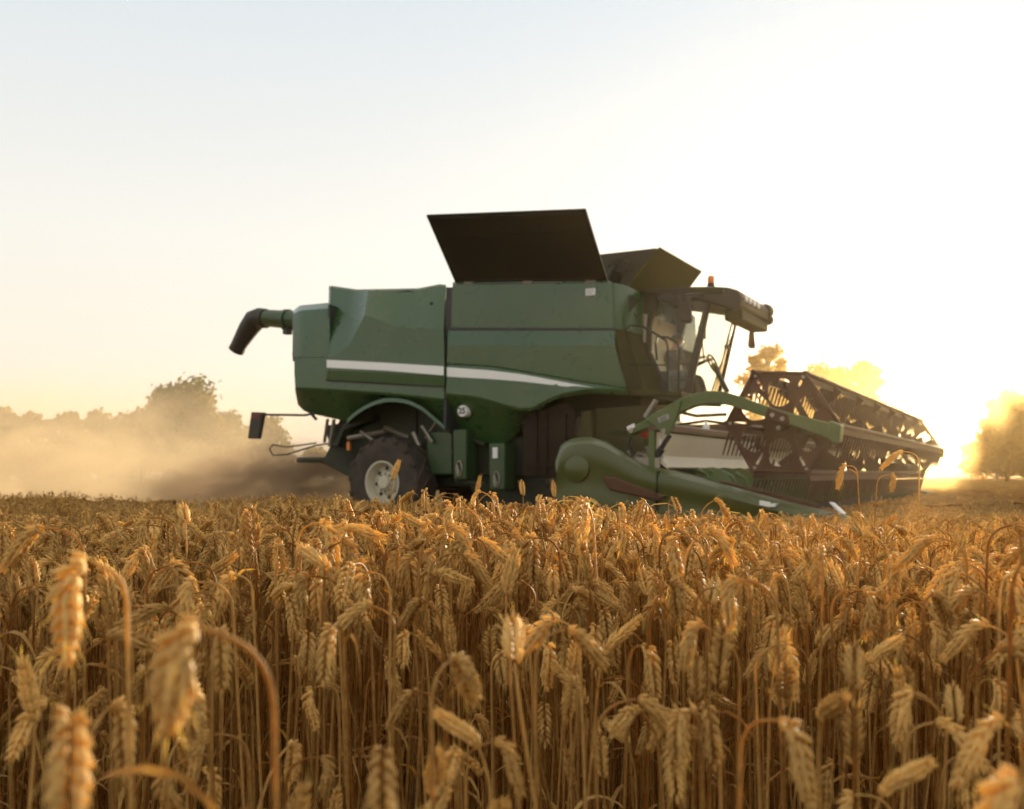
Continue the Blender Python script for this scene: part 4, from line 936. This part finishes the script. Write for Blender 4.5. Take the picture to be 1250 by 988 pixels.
# ------------------------------------------------------------------ haze and dust
def volume_mat(name, col, dens, aniso):
    m = bpy.data.materials.new(name); m.use_nodes = True; t = m.node_tree; t.nodes.remove(t.nodes['Principled BSDF'])
    v = t.nodes.new('ShaderNodeVolumePrincipled'); v.inputs['Color'].default_value = col+(1,); v.inputs['Density'].default_value = dens; v.inputs['Anisotropy'].default_value = aniso
    t.links.new(v.outputs[0], t.nodes['Material Output'].inputs['Volume'])
    return m, v, t
hm, hv_, ht_ = volume_mat('haze', (1.0, .80, .48), HAZE_D, .80)
mb = MB(); mb.box(-260, 260, -12, 230, -1, 16); hz_o = mb.build('haze', hm); tag(hz_o, kind='stuff')

def dust(name, loc, rz, scale, col, dens, aniso, label, nscale, zpow, thr=.35):
    m, v, t = volume_mat(name, col, dens, aniso); N = t.nodes.new; L = t.links.new
    tc = N('ShaderNodeTexCoord'); ln = N('ShaderNodeVectorMath'); ln.operation = 'LENGTH'; L(tc.outputs['Object'], ln.inputs[0])
    fo = N('ShaderNodeMapRange'); fo.interpolation_type = 'SMOOTHSTEP'; fo.inputs['From Min'].default_value = 1.0; fo.inputs['From Max'].default_value = .25; L(ln.outputs['Value'], fo.inputs['Value'])
    mp = N('ShaderNodeMapping'); mp.inputs['Scale'].default_value = nscale; L(tc.outputs['Object'], mp.inputs['Vector'])
    nz = N('ShaderNodeTexNoise'); nz.inputs['Scale'].default_value = 1.0; nz.inputs['Detail'].default_value = 5; nz.inputs['Roughness'].default_value = .6; nz.inputs['Distortion'].default_value = .6
    L(mp.outputs[0], nz.inputs['Vector'])
    mr = N('ShaderNodeMapRange'); mr.inputs['From Min'].default_value = thr; mr.inputs['From Max'].default_value = thr+.24; L(nz.outputs['Fac'], mr.inputs['Value'])
    mu = N('ShaderNodeMath'); mu.operation = 'MULTIPLY'; L(fo.outputs[0], mu.inputs[0]); L(mr.outputs[0], mu.inputs[1])
    m2 = N('ShaderNodeMath'); m2.operation = 'MULTIPLY'; L(mu.outputs[0], m2.inputs[0]); m2.inputs[1].default_value = dens; L(m2.outputs[0], v.inputs['Density'])
    me = bpy.data.meshes.new(name); bm = bmesh.new(); bmesh.ops.create_icosphere(bm, subdivisions=3, radius=1.0); bm.to_mesh(me); bm.free(); me.materials.append(m)
    o = bpy.data.objects.new(name, me); C.objects.link(o); o.location = loc; o.rotation_euler = (0, 0, rz); o.scale = scale
    tag(o, label, 'dust', kind='stuff'); return o
def mw(u, v, z): return (ORG.x+u*CA+v*SA, ORG.y-u*SA+v*CA, z)
dust('dust_cloud', mw(-13.5, 2.2, .6), -YAW, (16, 6, 3.4), (.68, .53, .35), .24, .15, 'golden dust cloud drifting behind the harvester', (9, 4, 3.2), 1, .36)
dust('chaff_plume', mw(-4.6, 1.5, .72), -YAW, (4.3, 1.7, 1.0), (.46, .33, .22), 2.2, .1, 'dark brown plume of chaff thrown out behind the rear wheel', (5.5, 2.2, 3.0), 1, .36).rotation_euler.y = -.12  # dense brown chaff, its colour also darkened for the shadow it lies in

dust('dust_cloud', mw(9.6, 10.6, 2.3), -YAW, (8.5, 7.2, 2.9), (1.0, .66, .25), .044, .55, 'thin glowing dust hanging round the far end of the reel', (3, 3, 1.5), 1, .15)

dust('dust_cloud', (-36, 64, 3.2), 0, (42, 20, 7.5), (.55, .50, .45), .0035, .2, 'thin veil of drifted dust in front of the left tree line', (3, 2, 1.2), 1, .1)

# ================================================================== WHEAT
def path(L, lean, bend, phi_end, ear_len, curl, kink=0.0, n=14, ne=12):
    """stalk in its own x-z plane: nearly straight, then arching over, then the ear; heading measured from upright"""
    ds = np.concatenate([np.full(5, (L-bend)/5), np.full(n-5, bend/(n-5))]); hd = [lean*.3, lean*.6, lean*.9, lean, lean]
    for k in range(n-5):
        f = (k+1)/(n-5); hd.append(lean+(phi_end-lean)*(f*f*(3-2*f)))
    p = [np.zeros(2)]
    for h, d in zip(hd, ds): p.append(p[-1]+d*np.array([math.sin(h), math.cos(h)]))
    e = [p[-1]]; hh = [hd[-1]]
    for k in range(ne):
        f_ = min(1, (k+1)/ne/.5); hh.append(hd[-1]+curl*f_*(2-f_)); e.append(e[-1]+ear_len/ne*np.array([math.sin(hh[-1]), math.cos(hh[-1])]))
    return np.array(p), np.array(e), np.array(hh)

def tube_np(pts, rad, n):
    """pts (k,3); returns verts, quads"""
    k = len(pts); t = np.gradient(pts, axis=0); t /= np.linalg.norm(t, axis=1)[:, None]+1e-9
    b = np.array([0, 1.0, 0]); a = np.cross(t, b); a /= np.linalg.norm(a, axis=1)[:, None]+1e-9
    an = np.arange(n)*2*math.pi/n
    V = pts[:, None, :]+(a[:, None, :]*np.cos(an)[None, :, None]+b[None, None, :]*np.sin(an)[None, :, None])*np.asarray(rad)[:, None, None]
    i = np.arange(k-1)[:, None]*n+np.arange(n)[None, :]; j = np.arange(k-1)[:, None]*n+(np.arange(n)+1)[None, :] % n
    return V.reshape(-1, 3), np.stack([i, j, j+n, i+n], -1).reshape(-1, 4)

def spikelets(epts, hh, lod, rg):
    """the ear: two ranks of plump pointed spikelets, overlapping like a plait"""
    VV = []; QQ = []; TT = []; off = 0
    if lod == 0: rings = ((0, .30), (.18, .85), (.45, 1.0), (.75, .66), (1.0, .06)); ns = 6
    elif lod == 1: rings = ((0, .4), (.4, 1.0), (1.0, .08)); ns = 5
    else:                                                # a knobbly strip
        k = 9; s = np.linspace(0, len(epts)-1, k); P3 = np.stack([np.interp(s, np.arange(len(epts)), epts[:, c]) for c in range(3)], 1)
        r = np.array([.35, .95, .62, 1.05, .65, 1.05, .6, .8, .2])*.0078
        V, Q = tube_np(P3, r, 5); return V, Q, np.full(len(V), .25)+.3*(np.repeat(np.arange(k) % 2, 5))
    nn = 15 if lod == 0 else 13
    for i in range(nn):
        f = (i+.3)/nn; s = f*(len(epts)-1); p = np.array([np.interp(s, np.arange(len(epts)), epts[:, c]) for c in range(3)]); h = np.interp(s, np.arange(len(hh)), hh)
        T = np.array([math.sin(h), 0, math.cos(h)]); Nn = np.array([math.cos(h), 0, -math.sin(h)]); B = np.array([0, 1.0, 0])
        side = 1 if i % 2 else -1; sz = (.75+.5*math.sin(math.pi*min(1, f*1.08+.08)))*rg.uniform(.92, 1.08)
        fl = ((0, .66, .0), (1, .34, .50), (-1, .34, .50)) if lod == 0 else ((.55, .54, .32), (-.55, .54, .32))
        if i == nn-1: side = 0
        for q, oB, oN in fl:
            d = T+B*side*oB+Nn*q*oN*.62+rg.normal(0, .05, 3); d /= np.linalg.norm(d)
            c = p+B*side*.0023+Nn*q*.0019; L_ = .0128*sz; w_ = (.0026 if lod == 0 else .0032)*sz
            x = np.cross(d, [.3, .2, .9]); x /= np.linalg.norm(x); y = np.cross(d, x); an = np.arange(ns)*2*math.pi/ns
            V = np.concatenate([c+d*L_*a+(np.cos(an)[:, None]*x+np.sin(an)[:, None]*y)*w_*r for a, r in rings])
            m = len(rings); ii = np.arange(m-1)[:, None]*ns+np.arange(ns); jj = np.arange(m-1)[:, None]*ns+(np.arange(ns)+1) % ns
            VV.append(V); QQ.append(np.stack([ii, jj, jj+ns, ii+ns], -1).reshape(-1, 4)+off); off += len(V)
            TT.append(np.repeat([(.15 if k_ == 0 else .45 if k_ < m-1 else .8) for k_ in range(m)], ns)+rg.uniform(-.1, .15))
            if lod == 0 and rg.random() < .45:            # short awn
                t_ = c+d*L_; e_ = t_+(d+rg.normal(0, .12, 3))*rg.uniform(.006, .014); w2 = x*.0004
                VV.append(np.array([t_-w2, t_+w2, e_+w2*.2, e_-w2*.2])); QQ.append(np.array([[0, 1, 2, 3]])+off); off += 4; TT.append(np.full(4, .6))
    return np.concatenate(VV), np.concatenate(QQ), np.concatenate(TT)

def blade(p0, az, L_, w, rg, seg=6, start=.5):
    h = start; pts = [np.array(p0)]; d = np.array([math.cos(az), math.sin(az), 0])
    for k in range(seg):
        h += rg.uniform(.25, .55); pts.append(pts[-1]+L_/seg*(d*math.sin(h)+np.array([0, 0, math.cos(h)])))
    sd_ = np.array([-math.sin(az), math.cos(az), 0]); V = []
    for k, p in enumerate(pts):
        f = k/seg; ww = w*(.5+.5*math.sin(math.pi*min(1, f+.25)))*(1-f*.9); tw = f*1.6; s_ = sd_*math.cos(tw)+np.array([0, 0, 1])*math.sin(tw)
        V += [p-s_*ww, p+s_*ww]
    return np.array(V), np.array([[2*k, 2*k+1, 2*k+3, 2*k+2] for k in range(seg)])

KINDS = {'hooked': (1.4, 1.6), 'arched': (1.05, 1.65), 'nodding': (.75, 1.4), 'leaning': (.35, .6), 'upright': (.10, .15)}
def variant(kind, lod, seed):
    """stem, ear and leaf arrays of one stalk whose top is 0.75 m up"""
    rg = np.random.default_rng(seed); phi, curl = KINDS[kind]; phi += rg.uniform(-.2, .2)*(1 if phi > .3 else .4); curl *= rg.uniform(.5, 1.3)
    lean = rg.uniform(-.03, .07); el = rg.uniform(.050, .074); bend = rg.uniform(.04, .075)
    p, e, hh = path(.72, lean, bend, phi, el, curl); top = max(p[:, 1].max(), e[:, 1].max()); dz = .75-top
    p[1:, 1] += dz; e[:, 1] += dz
    P3 = np.stack([p[:, 0], np.zeros(len(p)), p[:, 1]], 1); E3 = np.stack([e[:, 0], np.zeros(len(e)), e[:, 1]], 1)
    ns = (6, 4, 3)[lod]; sel = np.arange(len(P3)) if lod < 2 else np.array([0, 3, 5, 7, 9, 11, 12, 13, 14])
    rad = np.interp(np.arange(len(P3)), [0, 6, len(P3)-1], [.0021, .0018, .0012])*(1 if lod < 2 else 1.25)
    SV, SQ = tube_np(P3[sel], rad[sel], ns); ST = np.full(len(SV), .14)
    EV, EQ, ET = spikelets(E3, hh, lod, rg)
    LV = []; LQ = []; LT = []; off = 0
    for k in range(1 if rg.random() < .85 else 0):
        i = rg.integers(2, 6); V, Q = blade(P3[i], rg.uniform(0, 6.28), rg.uniform(.10, .20), rg.uniform(.0025, .0045), rg, (8, 5, 4)[lod])
        LV.append(V); LQ.append(Q+off); off += len(V); LT.append(np.full(len(V), rg.uniform(-.1, .35)))
    leafd = (np.concatenate(LV), np.concatenate(LQ), np.concatenate(LT)) if LV else None
    return (SV, SQ, ST), (EV, EQ, ET), leafd
MIX = ['hooked']*7+['arched']*4+['nodding']*1+['leaning']*2+['upright']*2
def join(parts):
    V = []; Q = []; T = []; off = 0
    for d in parts:
        if d is None: continue
        V.append(d[0]); Q.append(d[1]+off); T.append(d[2]); off += len(d[0])
    return np.concatenate(V), np.concatenate(Q), np.concatenate(T)
NV = 16
LOD = [[variant(MIX[i], l, 40+i) for i in range(NV)] for l in range(3)]

def crop_height(x, y):
    d = np.hypot(x, y); base = np.interp(d, [.6, 1, 1.5, 2.2, 4, 8, 11], [.72, .79, .815, .80, .74, .64, .61])-.09*np.clip((x+3)/3, 0, 1)*np.clip((d-4)/4, 0, 1)
    base = base-.04*np.clip((x+.4)/.8, 0, 1)
    return base+.03*np.sin(x*1.9+y*.8)+.022*np.sin(x*.7-y*1.7+1)
def scatter(y0, y1, dens, rg):
    """jittered points across the view wedge between two depths"""
    A = (y1-y0)*((.74*y1+1.2)+(.66*y1+1.4)); n = int(A*dens)
    y = rg.uniform(y0, y1, n); x = rg.uniform(-.74*y1-1.2, .66*y1+1.4, n)
    k = (x > -.74*y-1.2) & (x < .66*y+1.4) & uncut(x, y) & (np.hypot(x, y) > .72)
    return x[k], y[k]
SX = []; SY = []; SL = []
rg = np.random.default_rng(5)
for y0, y1, dn, l in ((.30, 2.4, 520, 0), (2.4, 6.5, 500, 1), (6.5, 11, 290, 2), (11, 16, 150, 2), (16, 27, 75, 2)):
    x, y = scatter(y0, y1, dn, rg)
    if y0 == 16: k = x > .10*y; x, y = x[k], y[k]
    SX.append(x); SY.append(y); SL.append(np.full(len(x), l))
def thin(x, y):
    return (y > 1.32) | (rg.random(len(x)) < np.where(x > 0.02, .45, .22))
SX = np.concatenate(SX); SY = np.concatenate(SY); SL = np.concatenate(SL); k = thin(SX, SY); SX, SY, SL = SX[k], SY[k], SL[k]; n = len(SX)
SV_ = rg.integers(0, NV, n); SR = rg.uniform(0, 2*math.pi, n)
SH = (crop_height(SX, SY)+rg.normal(0, .04, n)-.17*rg.random(n)*(rg.random(n) < .45))/.75
SH = np.clip(SH, .7, 1.22); TL = rg.normal(0, 1, (n, 2))*np.where(rg.random(n) < .09, .18, .045)[:, None]; TI = rg.uniform(-.15, .35, n)
# the stalks nearest the camera, in view, are objects of their own
inview = (SX/SY*F+CX > -40) & (SX/SY*F+CX < 1290) & (SL == 0) & (HY-(SH*.75-CAMH)/SY*F < 985)
order = np.argsort(np.where(inview, SY, 99)); solo = order[:NEAR_SOLO]; solo = solo[inview[solo]]
mask = np.ones(n, bool); mask[solo] = False
V = []; Q = []; T = []; off = 0
for l in range(3):
    for k in range(NV):
        i = np.nonzero(mask & (SL == l) & (SV_ == k))[0]
        if not len(i): continue
        v, q, t = join(LOD[l][k]); c, s = np.cos(SR[i]), np.sin(SR[i])
        X = (v[None, :, 0]*c[:, None]-v[None, :, 1]*s[:, None])*SH[i, None]; Y = (v[None, :, 0]*s[:, None]+v[None, :, 1]*c[:, None])*SH[i, None]; Z = v[None, :, 2]*SH[i, None]*np.ones_like(X)
        X = X+Z*TL[i, 0:1]+SX[i, None]; Y = Y+Z*TL[i, 1:2]+SY[i, None]
        V.append(np.stack([X, Y, Z], -1).reshape(-1, 3)); Q.append((q[None]+(np.arange(len(i))*len(v))[:, None, None]).reshape(-1, 4)+off); off += len(i)*len(v)
        T.append((t[None]+TI[i, None]).ravel())
V = np.concatenate(V); Q = np.concatenate(Q); print('wheat quads', len(Q), 'stalks', n, 'solo', len(solo))
me = npmesh('wheat_field', V, quads=Q, tint=np.concatenate(T)); me.materials.append(M['wheat'])
o = bpy.data.objects.new('wheat_field', me); C.objects.link(o); tag(o, 'dense ripe golden wheat filling the field in front of the harvester', 'wheat', kind='stuff')
del V, Q, T
# single stalks: the stem carries its ear and dry leaf as parts
PM = {}
def parts_of(k, tb):
    key = (k, tb)
    if key not in PM:
        r = []
        for nm, d in zip(('wheat_stalk', 'ear', 'leaf'), LOD[0][k]):
            if d is None: r.append(None); continue
            m_ = npmesh(nm, d[0], quads=d[1], tint=d[2]+(-.1, .1, .3)[tb]); m_.materials.append(M['wheat']); r.append(m_)
        PM[key] = r
    return PM[key]
WORD = {'hooked': 'ear hooked over', 'arched': 'arched ear', 'nodding': 'nodding ear', 'leaning': 'leaning ear', 'upright': 'upright ear'}
def single(k, x, y, h, rz, tilt, tb, label, group):
    ms = parts_of(k, tb); o = bpy.data.objects.new('wheat_stalk', ms[0]); C.objects.link(o)
    o.location = (x, y, 0); o.rotation_euler = Euler((-tilt[1], tilt[0], rz), 'XYZ'); o.scale = (h,)*3
    tag(o, label, 'wheat', group)
    for nm, m_ in zip(('ear', 'leaf'), ms[1:]):
        if m_ is None: continue
        c = bpy.data.objects.new(nm, m_); C.objects.link(c); c.parent = o
    return o
TONE = ('brown', 'golden', 'pale')
UNDER = ((110, 'below the far left trees'), (230, 'below the big domed tree'), (330, 'below the marker board'), (425, 'below the dark chaff plume'), (540, 'below the rear wheel'), (650, 'below the step boxes'),
         (770, 'below the shield drum'), (890, 'below the cab'), (1000, 'below the reel end plate'), (1110, 'below the long reel'), (9999, 'below the sun glow'))
NTH = 'first second third fourth fifth sixth seventh eighth ninth tenth'.split()
book = {}
for i in solo:
    k = int(SV_[i]); tb = 0 if TI[i] < .0 else 1 if TI[i] < .22 else 2; px = SX[i]/SY[i]*F+CX
    rowname = 'front row' if SY[i] < 1.32 else 'second row' if SY[i] < 1.5 else 'third row'
    lab = f'{TONE[tb]} wheat stalk, {WORD[MIX[k]]}, {rowname} {next(t_ for x_, t_ in UNDER if px < x_)}'
    book.setdefault(lab, []).append((px, i, k, tb))
for lab, mem in book.items():
    mem.sort()
    for q_, (px, i, k, tb) in enumerate(mem):
        single(k, SX[i], SY[i], SH[i], SR[i], TL[i], tb, lab if len(mem) == 1 else f'{lab}, {NTH[q_]} from left', 'wheat stalks in the near edge of the field')
# stalks that stand out
for px, ytop, d, kind, rz, tb, label in (
        (1088, 549, 3.3, 'hooked', 3.0, 2, 'tall wheat stalk arching in front of the low end of the reel'),
        (1024, 566, 3.3, 'hooked', 3.3, 1, 'tall wheat stalk with drooping ear in front of the reel end plate'),
        (1092, 577, 3.6, 'hooked', .2, 1, 'wheat stalk with hanging ear just under the tall one before the reel'),
        (584, 577, 4.2, 'upright', 0, 2, 'upright wheat ear standing before the step boxes of the harvester'),
        (637, 585, 4.2, 'upright', 2, 2, 'upright wheat ear standing before the front wheel of the harvester'),
        (676, 583, 4.6, 'upright', 2, 2, 'pale upright wheat ear beside the rear of the green header shield'),
        (885, 603, 2.7, 'arched', .1, 1, 'wheat stalk bending right before the green header shield'),
        (705, 633, 2.0, 'hooked', .3, 1, 'big arched wheat ear rising above the crop below the header shield'),
        (483, 560, 3.6, 'upright', .5, 2, 'wheat ear standing in front of the hub of the rear wheel'),
        (135, 660, .80, 'arched', 4.3, 2, 'pale blurred wheat ear at the left, above its neighbours'),
        (268, 735, .60, 'arched', 4.1, 1, 'large blurred wheat ear hanging in the near left of the field'),
        (165, 820, .58, 'arched', 5.2, 1, 'glowing blurred wheat ear low at the left of the field'),
        (835, 862, .95, 'arched', 2.6, 2, 'pale wheat ear at the bottom, right of the middle'),
        (560, 900, .92, 'nodding', 4.6, 2, 'short wheat ear low in the middle of the front row'),
        (1185, 858, .78, 'arched', 3.2, 2, 'pale bent wheat ear in the front row at the right'),
        (1200, 925, .52, 'arched', 3.4, 2, 'very blurred wheat ear in the bottom right corner'),
        (20, 640, 1.25, 'hooked', 3.1, 1, 'tall hooked wheat stalk at the left edge of the field')):
    ks = [q_ for q_ in range(NV) if MIX[q_] == kind]; k = ks[int(px) % len(ks)]
    h = (CAMH+(HY-ytop)/F*d)/.75; p_, q_ = LOD[0][k][0][0], LOD[0][k][1][0]; top_ = max(p_[:, 2].max(), q_[:, 2].max()); xt = q_[:, 0].mean()
    single(k, (px-CX)/F*d-xt*h*math.cos(rz), d, h*.75/top_, rz, (0, 0), tb, label, None)
